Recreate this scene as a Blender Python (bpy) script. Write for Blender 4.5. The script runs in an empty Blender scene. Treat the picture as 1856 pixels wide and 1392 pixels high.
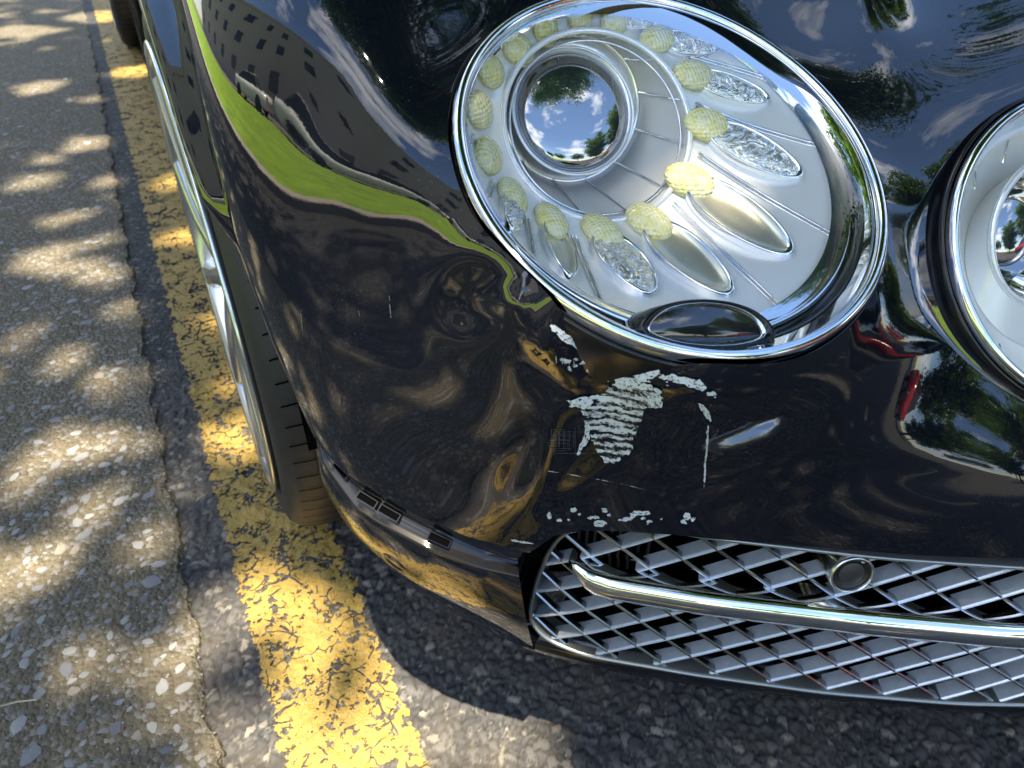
import bpy, math, random
import numpy as np
from mathutils import Vector, Matrix
from mathutils.bvhtree import BVHTree

rng = np.random.default_rng(7)
random.seed(7)
R = math.radians
scene = bpy.context.scene
COL = scene.collection

# ------------------------------------------------------------------ camera
CAM = np.array([-.0447, -.8552, .8274])
PITCH, YAW = R(36.8), R(26.165)
FWD = np.array([math.sin(YAW) * math.cos(PITCH), math.cos(YAW) * math.cos(PITCH), -math.sin(PITCH)])
RGT = np.array([math.cos(YAW), -math.sin(YAW), 0.0])
DWN = np.cross(FWD, RGT)
cam_d = bpy.data.cameras.new('camera')
cam_o = bpy.data.objects.new('camera', cam_d)
COL.objects.link(cam_o)
m = Matrix.Identity(4)
for i in range(3):
    m[i][0] = RGT[i]; m[i][1] = -DWN[i]; m[i][2] = -FWD[i]; m[i][3] = CAM[i]
cam_o.matrix_world = m
cam_d.sensor_width = 36
cam_d.lens = 1380 / 1856 * 36
cam_d.clip_start = .01
cam_d.clip_end = 2000
cam_d.dof.use_dof = True
cam_d.dof.focus_distance = .52
cam_d.dof.aperture_fstop = 14
scene.camera = cam_o

# ------------------------------------------------------------------ sky, sun, exposure
SUN = Vector((-.055, -.12, .5)).normalized()
world = bpy.data.worlds.new('World')
scene.world = world
world.use_nodes = True
wn, wl = world.node_tree.nodes, world.node_tree.links
wn.clear()
w_out = wn.new('ShaderNodeOutputWorld'); w_bg = wn.new('ShaderNodeBackground')
sky = wn.new('ShaderNodeTexSky'); sky.sky_type = 'NISHITA'; sky.sun_disc = False
sky.sun_elevation = math.asin(SUN.z)
sky.sun_rotation = math.atan2(SUN.x, SUN.y)
sky.air_density = 1.0; sky.dust_density = .1; sky.ozone_density = 3.5
tc = wn.new('ShaderNodeTexCoord')
mp = wn.new('ShaderNodeMapping'); mp.inputs['Scale'].default_value = (1, 1, 2.2)
wl.new(tc.outputs['Generated'], mp.inputs[0])
cn = wn.new('ShaderNodeTexNoise'); cn.inputs['Scale'].default_value = 2.3; cn.inputs['Detail'].default_value = 9
cn.inputs['Roughness'].default_value = .56; cn.inputs['Distortion'].default_value = .25
wl.new(mp.outputs[0], cn.inputs['Vector'])
cr = wn.new('ShaderNodeValToRGB')
cr.color_ramp.elements[0].position = .50; cr.color_ramp.elements[1].position = .66
wl.new(cn.outputs['Fac'], cr.inputs[0])
cm = wn.new('ShaderNodeMix'); cm.data_type = 'RGBA'
cm.inputs[7].default_value = (9.5, 9.6, 9.9, 1)
wl.new(cr.outputs[0], cm.inputs[0]); wl.new(sky.outputs[0], cm.inputs[6])
wl.new(cm.outputs[2], w_bg.inputs[0])
w_bg.inputs[1].default_value = .10
wl.new(w_bg.outputs[0], w_out.inputs[0])

sun_d = bpy.data.lights.new('sun', 'SUN'); sun_d.energy = 5.0; sun_d.angle = R(.53)
sun_d.color = (1, .87, .67)
sun_o = bpy.data.objects.new('sun', sun_d); COL.objects.link(sun_o)
sun_o.rotation_euler = SUN.to_track_quat('Z', 'Y').to_euler()

vs = scene.view_settings
vs.view_transform = 'Standard'; vs.look = 'None'; vs.exposure = 1.85; vs.gamma = 1
vs.use_curve_mapping = False
scene.cycles.use_denoising = True
scene.cycles.max_bounces = 10; scene.cycles.transparent_max_bounces = 16
scene.cycles.glossy_bounces = 6; scene.cycles.diffuse_bounces = 3
scene.cycles.caustics_reflective = False; scene.cycles.caustics_refractive = False
scene.cycles.sample_clamp_indirect = 6

# ------------------------------------------------------------------ material helpers
class NT:
    def __init__(s, name):
        s.m = bpy.data.materials.new(name); s.m.use_nodes = True
        s.t = s.m.node_tree; s.n = s.t.nodes; s.l = s.t.links
        s.n.clear()
        s.out = s.n.new('ShaderNodeOutputMaterial')
    def node(s, typ, **kw):
        nd = s.n.new(typ)
        for k, v in kw.items():
            setattr(nd, k, v)
        return nd
    def set(s, nd, key, v):
        inp = nd.inputs[key]
        if hasattr(v, 'node') or isinstance(v, bpy.types.NodeSocket):
            s.l.new(v, inp)
        else:
            if isinstance(v, (tuple, list)) and len(v) == 3 and inp.type == 'RGBA':
                v = (*v, 1)
            inp.default_value = v
    def pri(s, **kw):
        b = s.n.new('ShaderNodeBsdfPrincipled')
        for k, v in kw.items():
            s.set(b, k.replace('_', ' '), v)
        return b
    def surf(s, sock):
        s.l.new(sock, s.out.inputs['Surface']); return s.m
    def coord(s, scale=None, kind='Object'):
        c = s.n.new('ShaderNodeTexCoord').outputs[kind]
        if scale is not None:
            mpn = s.n.new('ShaderNodeMapping'); mpn.inputs['Scale'].default_value = scale
            s.l.new(c, mpn.inputs[0]); c = mpn.outputs[0]
        return c
    def noise(s, vec, scale, detail=4, rough=.55, dist=0.0):
        nd = s.n.new('ShaderNodeTexNoise'); s.l.new(vec, nd.inputs['Vector'])
        nd.inputs['Scale'].default_value = scale; nd.inputs['Detail'].default_value = detail
        nd.inputs['Roughness'].default_value = rough; nd.inputs['Distortion'].default_value = dist
        return nd.outputs['Fac']
    def vor(s, vec, scale, feature='F1', rand=1.0):
        nd = s.n.new('ShaderNodeTexVoronoi'); nd.feature = feature
        s.l.new(vec, nd.inputs['Vector']); nd.inputs['Scale'].default_value = scale
        nd.inputs['Randomness'].default_value = rand
        return nd
    def ramp(s, fac, stops):
        nd = s.n.new('ShaderNodeValToRGB'); s.l.new(fac, nd.inputs[0])
        cr_ = nd.color_ramp
        while len(cr_.elements) < len(stops):
            cr_.elements.new(.5)
        for e, (p, c) in zip(cr_.elements, stops):
            e.position = p; e.color = (c, c, c, 1) if not isinstance(c, tuple) else (*c, 1)
        return nd.outputs[0]
    def mix(s, fac, a, b, mode='MIX'):
        nd = s.n.new('ShaderNodeMix'); nd.data_type = 'RGBA'; nd.blend_type = mode
        for k, v in ((0, fac), (6, a), (7, b)):
            if isinstance(v, bpy.types.NodeSocket): s.l.new(v, nd.inputs[k])
            else: nd.inputs[k].default_value = (*v, 1) if isinstance(v, tuple) else v
        return nd.outputs[2]
    def math(s, op, a, b=None, c=None):
        nd = s.n.new('ShaderNodeMath'); nd.operation = op
        for k, v in ((0, a), (1, b), (2, c)):
            if v is None: continue
            if isinstance(v, bpy.types.NodeSocket): s.l.new(v, nd.inputs[k])
            else: nd.inputs[k].default_value = v
        return nd.outputs[0]
    def bump(s, h, strength=1.0, dist=.001, normal=None):
        nd = s.n.new('ShaderNodeBump'); s.l.new(h, nd.inputs['Height'])
        nd.inputs['Strength'].default_value = strength; nd.inputs['Distance'].default_value = dist
        if normal is not None: s.l.new(normal, nd.inputs['Normal'])
        return nd.outputs[0]

def simple(name, col, rough=.5, metal=0.0, bumpscale=None, bstr=.3, bdist=.001, ior=1.5, var=0.0, varscale=40):
    t = NT(name)
    kw = dict(Base_Color=col, Roughness=rough, Metallic=metal, IOR=ior)
    c = t.coord()
    if var:
        f = t.noise(c, varscale, 5)
        kw['Base_Color'] = t.mix(f, tuple(x * (1 - var) for x in col), tuple(min(1, x * (1 + var)) for x in col))
    if bumpscale:
        kw['Normal'] = t.bump(t.noise(c, bumpscale, 5), bstr, bdist)
    return t.surf(t.pri(**kw).outputs[0])

M = {}
def mk_paint():
    t = NT('black_car_paint'); c = t.coord()
    speck = t.ramp(t.noise(c, 900, 1), [(.70, 0.0), (.75, 1.0)])
    dust = t.math('MULTIPLY', t.ramp(t.noise(c, 9, 3), [(.45, 0.0), (.7, 1.0)]), speck)
    col = t.mix(dust, (.0035, .0045, .0085), (.10, .10, .10))
    nrm = t.bump(t.noise(c, 260, 2), .012, .001)
    nrm = t.bump(t.noise(c, 14, 2), .02, .01, nrm)
    return t.surf(t.pri(Base_Color=col, Roughness=.028, IOR=1.75, Normal=nrm).outputs[0])
M['paint'] = mk_paint()
M['chrome'] = simple('polished_chrome', (.86, .87, .89), .035, 1.0)
M['satin'] = simple('satin_silver', (.72, .73, .73), .22, 1.0, 500, .05)
def mk_plate():
    t = NT('satin_reflector'); c = t.coord()
    g = t.noise(c, 1800, 2)
    return t.surf(t.pri(Base_Color=(.84, .85, .81), Roughness=.36, Metallic=.40, Normal=t.bump(g, .12, .0003)).outputs[0])
M['plate'] = mk_plate()
M['cupwall'] = simple('grey_frosted_plastic', (.80, .80, .77), .36, .40, 1500, .06, .0003)
M['black'] = simple('black_plastic', (.012, .012, .013), .35, 0, 700, .15, .0004)
M['gloss_black'] = simple('glossy_black_plastic', (.006, .006, .007), .09, 0)
M['rubber'] = simple('seal_rubber', (.008, .008, .009), .12)
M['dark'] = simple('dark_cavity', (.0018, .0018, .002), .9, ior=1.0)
def mk_led():
    t = NT('ribbed_yellow_lens'); c = t.coord()
    v = t.vor(c, 380, 'F1', .25)
    h = t.math('MULTIPLY', v.outputs['Distance'], -1.0)
    col = t.mix(t.ramp(t.noise(c, 160, 2), [(.35, 0.0), (.65, 1.0)]), (.97, .95, .60), (.93, .86, .32))
    b = t.pri(Base_Color=col, Roughness=.12, Metallic=0.0, IOR=1.45, Transmission_Weight=.12, Normal=t.bump(h, .9, .0016), Coat_Weight=.5, Coat_Roughness=.03)
    return t.surf(b.outputs[0])
M['led'] = mk_led()
def mk_wavy():
    t = NT('wavy_clear_plastic'); c = t.coord()
    f = t.noise(c, 95, 3, .5, 1.5)
    b = t.pri(Base_Color=(.80, .80, .72), Roughness=.06, Metallic=.75, IOR=1.5, Normal=t.bump(f, .8, .006))
    return t.surf(b.outputs[0])
M['wavy'] = mk_wavy()
M['trough'] = simple('pale_satin_trough', (.66, .65, .52), .26, .7, 900, .05, .0003)
def mk_clear(name, tint, lo):
    t = NT(name)
    tr = t.node('ShaderNodeBsdfTransparent'); tr.inputs[0].default_value = (*tint, 1)
    gl = t.node('ShaderNodeBsdfGlossy'); gl.inputs['Roughness'].default_value = .01
    fr = t.node('ShaderNodeFresnel'); fr.inputs[0].default_value = lo
    mx = t.node('ShaderNodeMixShader')
    t.l.new(fr.outputs[0], mx.inputs[0]); t.l.new(tr.outputs[0], mx.inputs[1]); t.l.new(gl.outputs[0], mx.inputs[2])
    return t.surf(mx.outputs[0])
M['cover'] = mk_clear('clear_cover_lens', (.97, .975, .97), 1.13)
M['window'] = mk_clear('tinted_window_glass', (.05, .055, .06), 1.5)
M['proj'] = simple('projector_glass', (.012, .020, .034), .01, 0, ior=4.2)
M['clearring'] = simple('clear_ring_plastic', (.86, .88, .88), .10, .45, 160, .25, .002)
M['tyre'] = simple('tyre_rubber', (.017, .0175, .018), .55, 0, 240, .35, .001, var=.35, varscale=20)
M['alloy'] = simple('silver_alloy', (.62, .65, .66), .18, .9)
M['amber_mirror'] = simple('dark_mirror', (.010, .011, .013), .04, 0.0, ior=1.9)
M['primer'] = None

def mk_primer(name, streak):
    t = NT(name); c = t.coord()
    f = t.noise(c, 160, 6, .62, .6)
    col = t.mix(f, (.52, .58, .64), (.72, .75, .77))
    b = t.pri(Base_Color=col, Roughness=.55, Normal=t.bump(t.noise(c, 350, 4), .6, .0008))
    if not streak:
        g = t.ramp(t.noise(c, 520, 5, .7), [(.40, 0.0), (.47, 1.0)])
        d0 = t.pri(Base_Color=(.010, .011, .015), Roughness=.25)
        mx0 = t.node('ShaderNodeMixShader')
        t.l.new(g, mx0.inputs[0]); t.l.new(d0.outputs[0], mx0.inputs[1]); t.l.new(b.outputs[0], mx0.inputs[2])
        return t.surf(mx0.outputs[0])
    # scraped stripes: parts rubbed back down to black paint
    st = t.noise(t.coord((70, 70, 190)), 1.0, 4, .7, .9)
    s2 = t.noise(c, 420, 4, .7)
    wv_ = t.n.new('ShaderNodeTexWave'); wv_.bands_direction = 'Z'; t.l.new(c, wv_.inputs['Vector'])
    wv_.inputs['Scale'].default_value = 42; wv_.inputs['Distortion'].default_value = 3.5; wv_.inputs['Detail'].default_value = 3; wv_.inputs['Detail Scale'].default_value = 3
    k = t.math('ADD', t.math('ADD', t.math('MULTIPLY', st, .42), t.math('MULTIPLY', s2, .46)), t.math('MULTIPLY', wv_.outputs['Fac'], .12))
    k = t.ramp(k, [(.465, 0.0), (.545, 1.0)])
    d = t.pri(Base_Color=(.006, .007, .011), Roughness=.2)
    mx = t.node('ShaderNodeMixShader')
    t.l.new(k, mx.inputs[0]); t.l.new(d.outputs[0], mx.inputs[1]); t.l.new(b.outputs[0], mx.inputs[2])
    return t.surf(mx.outputs[0])
M['faint'] = simple('faint_scratch', (.075, .08, .09), .45)
M['primer'] = mk_primer('chipped_primer', False)
M['scraped'] = mk_primer('scraped_primer', True)

def mk_asphalt():
    t = NT('worn_asphalt'); c = t.coord()
    warp = t.node('ShaderNodeMix', data_type='VECTOR')
    nz = t.n.new('ShaderNodeTexNoise'); t.l.new(c, nz.inputs['Vector']); nz.inputs['Scale'].default_value = 60
    va = t.n.new('ShaderNodeVectorMath'); va.operation = 'MULTIPLY_ADD'
    t.l.new(nz.outputs['Color'], va.inputs[0]); va.inputs[1].default_value = (.010, .010, .0); t.l.new(c, va.inputs[2])
    cc = va.outputs[0]
    v = t.vor(cc, 105); e = t.vor(cc, 105, 'DISTANCE_TO_EDGE'); v2 = t.vor(cc, 300)
    rnd = t.node('ShaderNodeSeparateColor'); t.l.new(v.outputs['Color'], rnd.inputs[0])
    big = t.noise(c, 6, 4)
    stone = t.ramp(rnd.outputs[0], [(0, (.026, .028, .031)), (.55, (.055, .058, .060)), (.85, (.10, .10, .095)), (1, (.20, .19, .165))])
    edge = t.ramp(e.outputs['Distance'], [(.02, 0.0), (.13, 1.0)])
    col = t.mix(edge, (.018, .018, .018), stone)
    col = t.mix(t.ramp(big, [(.45, 0.0), (.7, .25)]), col, (.09, .085, .075))
    h = t.math('ADD', t.math('MULTIPLY', edge, .7), t.math('MULTIPLY', rnd.outputs[1], .8))
    h = t.math('ADD', h, t.math('MULTIPLY', t.noise(c, 500, 4), .35))
    return t.surf(t.pri(Base_Color=col, Roughness=.72, Normal=t.bump(h, 1.0, .0075)).outputs[0])
M['asphalt'] = mk_asphalt()
def mk_asphalt_near():
    t = NT('coarse_asphalt'); c = t.coord()
    a1 = t.node('ShaderNodeAttribute'); a1.attribute_name = 'tone'; a2 = t.node('ShaderNodeAttribute'); a2.attribute_name = 'edge'
    stone = t.ramp(a1.outputs['Fac'], [(0, (.030, .033, .038)), (.5, (.064, .067, .070)), (.80, (.12, .118, .112)), (.92, (.20, .19, .165)), (1, (.34, .30, .24))])
    stone = t.mix(t.ramp(t.noise(c, 420, 4, .7), [(.35, .5), (.65, 0.0)]), stone, (.035, .035, .037))
    col = t.mix(a2.outputs['Fac'], (.016, .016, .016), stone)
    # dust in the hollows beside the yellow line
    col = t.mix(t.ramp(t.noise(c, 9, 4), [(.42, .05), (.68, .35)]), col, (.15, .12, .082))
    return t.surf(t.pri(Base_Color=col, Roughness=.72, Normal=t.bump(t.noise(c, 700, 5, .7), .6, .0012)).outputs[0])
M['asphalt_near'] = mk_asphalt_near()
def mk_concrete():
    t = NT('mossy_concrete'); c = t.coord()
    v = t.vor(c, 150); rnd = t.node('ShaderNodeSeparateColor'); t.l.new(v.outputs['Color'], rnd.inputs[0])
    big = t.noise(c, 7, 5, .6); med = t.noise(c, 55, 6, .65)
    col = t.mix(big, (.135, .113, .070), (.215, .182, .118))
    col = t.mix(t.ramp(med, [(.38, 0.0), (.62, 1.0)]), t.mix(.5, col, (.08, .07, .048)), col)
    spk = t.ramp(rnd.outputs[0], [(.78, 0.0), (.86, .55)])
    col = t.mix(spk, col, (.30, .29, .27))
    h = t.math('ADD', t.math('MULTIPLY', med, 1.0), t.math('MULTIPLY', v.outputs['Distance'], -.7))
    h = t.math('ADD', h, t.math('MULTIPLY', t.noise(c, 420, 4), .4))
    return t.surf(t.pri(Base_Color=col, Roughness=.85, Normal=t.bump(h, 1.0, .009)).outputs[0])
M['concrete'] = mk_concrete()
def mk_yellow():
    t = NT('cracked_yellow_paint'); c = t.coord()
    nz = t.n.new('ShaderNodeTexNoise'); t.l.new(c, nz.inputs['Vector']); nz.inputs['Scale'].default_value = 38; nz.inputs['Detail'].default_value = 3
    va = t.n.new('ShaderNodeVectorMath'); va.operation = 'MULTIPLY_ADD'
    t.l.new(nz.outputs['Color'], va.inputs[0]); va.inputs[1].default_value = (.016, .016, 0); t.l.new(c, va.inputs[2])
    e1 = t.vor(va.outputs[0], 13, 'DISTANCE_TO_EDGE'); e2 = t.vor(va.outputs[0], 42, 'DISTANCE_TO_EDGE'); v3 = t.vor(c, 150, 'SMOOTH_F1')
    crack = t.math('MINIMUM', t.ramp(t.math('ADD', e1.outputs['Distance'], t.ramp(t.noise(c, 14, 3), [(.45, 0.0), (.55, .2)])), [(.010, 0.0), (.028, 1.0)]), t.ramp(t.math('ADD', e2.outputs['Distance'], t.ramp(t.noise(c, 30, 3), [(.46, 0.0), (.62, .2)])), [(.018, 0.0), (.05, 1.0)]))
    wear = t.noise(c, 26, 5, .62)
    fine = t.noise(c, 130, 4, .6)
    wsum = t.math('ADD', t.math('MULTIPLY', wear, .52), t.math('MULTIPLY', fine, .48))
    keep = t.ramp(wsum, [(.442, 0.0), (.462, 1.0)])
    # ragged long edges
    sep = t.node('ShaderNodeSeparateXYZ'); t.l.new(c, sep.inputs[0])
    dx = t.math('ABSOLUTE', t.math('ADD', sep.outputs[0], .014))
    rag = t.math('ADD', dx, t.math('MULTIPLY', t.math('SUBTRACT', t.noise(c, 45, 4, .65), .5), .045))
    inside = t.math('LESS_THAN', rag, .0695)
    a = t.math('MULTIPLY', t.math('MULTIPLY', crack, keep), inside)
    a = t.math('GREATER_THAN', a, .5)
    col = t.mix(t.noise(c, 18, 5), (.37, .235, .030), (.46, .30, .058))
    col = t.mix(t.ramp(t.noise(c, 210, 4, .7), [(.42, .55), (.6, 0.0)]), col, (.16, .13, .06))
    b = t.pri(Base_Color=col, Roughness=.62, Normal=t.bump(t.math('ADD', t.math('MULTIPLY', wsum, 1.5), t.noise(c, 330, 3)), .7, .003))
    tr = t.node('ShaderNodeBsdfTransparent'); mx = t.node('ShaderNodeMixShader')
    t.l.new(a, mx.inputs[0]); t.l.new(tr.outputs[0], mx.inputs[1]); t.l.new(b.outputs[0], mx.inputs[2])
    return t.surf(mx.outputs[0])
M['yellow'] = mk_yellow()
for i, c_ in enumerate([(.22, .225, .23), (.31, .31, .30), (.16, .165, .18), (.28, .25, .20)]):
    M['stone%d' % i] = simple('gutter_stone_%s' % 'abcd'[i], c_, .7, 0, 260, .5, .002, var=.3, varscale=120)
M['grass'] = simple('grass_green', (.20, .34, .012), .7, var=.75, varscale=2.2)
M['kerb'] = simple('kerb_stone', (.36, .33, .28), .8, 0, 60, .4, .004, var=.2)
M['pavement'] = simple('shaded_pavement', (.16, .15, .14), .85, 0, 60, .5, .004, var=.3, varscale=6)  # mid grey with random tone variation
M['wall_tan'] = simple('tan_render_wall', (.46, .40, .36), .85, var=.1, varscale=1)
M['wall_grey'] = simple('grey_wall', (.30, .30, .31), .85, var=.1, varscale=1)
M['roof_dark'] = simple('slate_roof', (.05, .05, .065), .7, var=.3, varscale=4)
M['pane'] = simple('dark_window_pane', (.03, .035, .04), .08)
M['white_paint'] = simple('white_car_paint', (.80, .80, .80), .15, ior=1.6)
M['red_paint'] = simple('red_car_paint', (.45, .012, .02), .15, ior=1.6)
M['tail_red'] = simple('red_tail_lamp', (.5, .02, .02), .2)
M['bark'] = simple('tree_bark', (.10, .08, .06), .9, 0, 30, .8, .02, var=.4, varscale=12)
def mk_leaf():
    t = NT('tree_leaf'); c = t.coord()
    col = t.mix(t.noise(c, 2.2, 3), (.045, .10, .015), (.10, .19, .03))
    d = t.pri(Base_Color=col, Roughness=.45)
    tl = t.node('ShaderNodeBsdfTranslucent'); tl.inputs[0].default_value = (.12, .24, .02, 1)
    mx = t.node('ShaderNodeMixShader'); mx.inputs[0].default_value = .32
    t.l.new(d.outputs[0], mx.inputs[1]); t.l.new(tl.outputs[0], mx.inputs[2])
    return t.surf(mx.outputs[0])
M['leaf'] = mk_leaf()
M['frame'] = simple('grey_satin_frame', (.34, .35, .33), .3, .85)
M['fin'] = simple('radiator_fin', (.05, .045, .045), .6)
M['blade_grass'] = simple('grass_blade', (.15, .30, .02), .6, var=.3, varscale=8)

# ------------------------------------------------------------------ mesh helpers
def tag(o, label=None, cat=None, group=None, kind=None):
    if label: o['label'] = label
    if cat: o['category'] = cat
    if group: o['group'] = group
    if kind: o['kind'] = kind
    return o
def empty(name, loc=(0, 0, 0)):
    o = bpy.data.objects.new(name, None); COL.objects.link(o); o.location = loc
    o.empty_display_size = .05
    return o
def mesh(name, V, F, mat, parent=None, smooth=True):
    me = bpy.data.meshes.new(name)
    me.from_pydata([tuple(map(float, v)) for v in V], [], [tuple(map(int, f)) for f in F])
    if smooth:
        me.polygons.foreach_set('use_smooth', np.ones(len(me.polygons), bool))
    for mm in (mat if isinstance(mat, list) else [mat]):
        me.materials.append(mm)
    me.update()
    o = bpy.data.objects.new(name, me); COL.objects.link(o)
    if parent is not None:
        o.parent = parent
        o.matrix_parent_inverse = Matrix.Translation(-Vector(parent.location))
    return o
def solid(o, th, off=-1.0):
    md = o.modifiers.new('thickness', 'SOLIDIFY'); md.thickness = th; md.offset = off; md.use_even_offset = True
    return o
def gridF(nu, nv, cu=False, cv=False):
    F = []
    for i in range(nu if cu else nu - 1):
        for j in range(nv if cv else nv - 1):
            a = i * nv + j; b = ((i + 1) % nu) * nv + j
            c = ((i + 1) % nu) * nv + (j + 1) % nv; d = i * nv + (j + 1) % nv
            F.append((a, b, c, d))
    return F
def loft(name, rings, mat, parent=None, closed=True, smooth=True):
    """rings: list of equal-length point arrays"""
    V = np.concatenate(rings); nv = len(rings[0])
    return mesh(name, V, gridF(len(rings), nv, False, closed), mat, parent, smooth)
def tube(name, path, rad, mat, parent=None, n=8, closed=False, caps=True, build=True):
    P = np.array(path, float); k = len(P)
    T = np.roll(P, -1, 0) - np.roll(P, 1, 0)
    if not closed: T[0] = P[1] - P[0]; T[-1] = P[-1] - P[-2]
    T /= np.linalg.norm(T, axis=1)[:, None] + 1e-12
    rad = np.broadcast_to(np.asarray(rad, float), (k,))
    up = np.array([0, 0, 1.]) if abs(T[0][2]) < .9 else np.array([1., 0, 0])
    V = []
    nprev = None
    for i in range(k):
        nn = (up if nprev is None else nprev) - T[i] * np.dot(up if nprev is None else nprev, T[i])
        nn /= np.linalg.norm(nn) + 1e-12; nprev = nn
        b = np.cross(T[i], nn)
        for j in range(n):
            a = 2 * math.pi * j / n
            V.append(P[i] + rad[i] * (math.cos(a) * nn + math.sin(a) * b))
    F = gridF(k, n, closed, True)
    if caps and not closed:
        F = F + [tuple(range(n))[::-1], tuple(range((k - 1) * n, k * n))]
    if not build: return V, F
    return mesh(name, V, F, mat, parent)
def boxVF(lo, hi):
    x0, y0, z0 = lo; x1, y1, z1 = hi
    V = [(x0, y0, z0), (x1, y0, z0), (x1, y1, z0), (x0, y1, z0), (x0, y0, z1), (x1, y0, z1), (x1, y1, z1), (x0, y1, z1)]
    F = [(3, 2, 1, 0), (4, 5, 6, 7), (0, 1, 5, 4), (1, 2, 6, 5), (2, 3, 7, 6), (3, 0, 4, 7)]
    return V, F
def box(name, lo, hi, mat, parent=None, bevel=0):
    V, F = boxVF(lo, hi)
    o = mesh(name, V, F, mat, parent, False)
    if bevel:
        b = o.modifiers.new('bevel', 'BEVEL'); b.width = bevel; b.segments = 2
    return o
def merge(parts):
    V, F, k = [], [], 0
    for v, f in parts:
        V += list(v); F += [tuple(i + k for i in ff) for ff in f]; k += len(v)
    return V, F
def fr(c, az, el):
    az, el = R(az), R(el)
    n = np.array([-math.sin(az) * math.cos(el), -math.cos(az) * math.cos(el), math.sin(el)])
    a = np.cross([0, 0, 1], n); a /= np.linalg.norm(a); b = np.cross(n, a)
    return np.array(c, float), n, a, b
def ring(frame, r, h=0.0, n=160):
    c, nn, a, b = frame
    t = np.linspace(0, 2 * math.pi, n, endpoint=False)
    return c + nn * h + r * (np.cos(t)[:, None] * a + np.sin(t)[:, None] * b)
def lathe(name, frame, prof, mat, parent=None, n=160, smooth=True):
    return loft(name, [ring(frame, r, h, n) for r, h in prof], mat, parent, True, smooth)
def pix(u, v):
    """direction of the sight line measured in the photograph"""
    return FWD + RGT * ((u - 928) / 1380) + DWN * ((v - 696) / 1380)
def at_z(u, v, z):
    d = pix(u, v); return CAM + d * ((z - CAM[2]) / d[2])

# ------------------------------------------------------------------ ground
def sheet(name, x0, x1, y0, y1, z, mat, nx=2, ny=2):
    xs = np.linspace(x0, x1, nx); ys = np.linspace(y0, y1, ny)
    V = [(x, y, z) for x in xs for y in ys]
    return mesh(name, V, [(a, d, c, b) if False else (a, b, c, d) for a, b, c, d in [(f[0], f[1], f[2], f[3]) for f in gridF(nx, ny)]], mat, None, False)
def cells(X, Y, size, seed, nr=4096):
    """nearest and second nearest seed of a jittered grid: distances, id, offset"""
    rr = np.random.default_rng(seed); tab = rr.random((nr, 2))
    ix = np.floor(X / size).astype(int); iy = np.floor(Y / size).astype(int)
    d1 = np.full(X.shape, 9.); d2 = d1.copy(); idn = np.zeros(X.shape, int); ox = d1.copy(); oy = d1.copy()
    for a_ in (-1, 0, 1):
        for b_ in (-1, 0, 1):
            cx, cy = ix + a_, iy + b_
            hid = (cx * 7919 + cy * 104729) % nr
            px = (cx + tab[hid, 0]) * size - X; py = (cy + tab[hid, 1]) * size - Y
            d = np.hypot(px, py); near = d < d1
            d2 = np.where(near, d1, np.minimum(d2, d)); idn = np.where(near, hid, idn)
            ox = np.where(near, px, ox); oy = np.where(near, py, oy); d1 = np.where(near, d, d1)
    return d1 / size, d2 / size, idn, ox, oy
RT = np.random.default_rng(3).random((4096, 6))
def smst(x, a, b):
    t = np.clip((x - a) / (b - a), 0, 1); return t * t * (3 - 2 * t)
def vnoise(X, Y, size, seed):
    rr = np.random.default_rng(seed); T = rr.random((256, 256))
    x = X / size; y = Y / size; i = np.floor(x).astype(int); j = np.floor(y).astype(int)
    u = x - i; v = y - j; u = u * u * (3 - 2 * u); v = v * v * (3 - 2 * v)
    g = lambda a_, b_: T[(i + a_) % 256, (j + b_) % 256]
    return g(0, 0) * (1 - u) * (1 - v) + g(1, 0) * u * (1 - v) + g(0, 1) * (1 - u) * v + g(1, 1) * u * v
def asphalt_relief(X, Y):
    wx = X + .004 * (vnoise(X, Y, .006, 1) - .5); wy = Y + .004 * (vnoise(X, Y, .006, 2) - .5)
    a1, a2, ai_, ax_, ay_ = cells(wx, wy, .0115, 21); b1, b2, bi_, bx_, by_ = cells(wx, wy, .0052, 22)
    big = RT[ai_, 0] < .55
    ha = smst(a2 - a1, .0, .45) * .0028 + RT[ai_, 1] * .0018 + (ax_ * (RT[ai_, 2] - .5) + ay_ * (RT[ai_, 3] - .5)) * .35
    hb = smst(b2 - b1, .0, .5) * .0014 + RT[bi_, 1] * .0016 + (bx_ * (RT[bi_, 2] - .5) + by_ * (RT[bi_, 3] - .5)) * .35
    h = np.where(big, ha, hb - .0004) + .0016 * (vnoise(X, Y, .05, 5) - .5) + .0005 * vnoise(X, Y, .003, 6)
    tone = np.where(big, RT[ai_, 4], RT[bi_, 4]) ; edge_ = np.where(big, smst(a2 - a1, .0, .22), smst(b2 - b1, 0, .3))
    return h - .0052, tone, edge_
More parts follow.
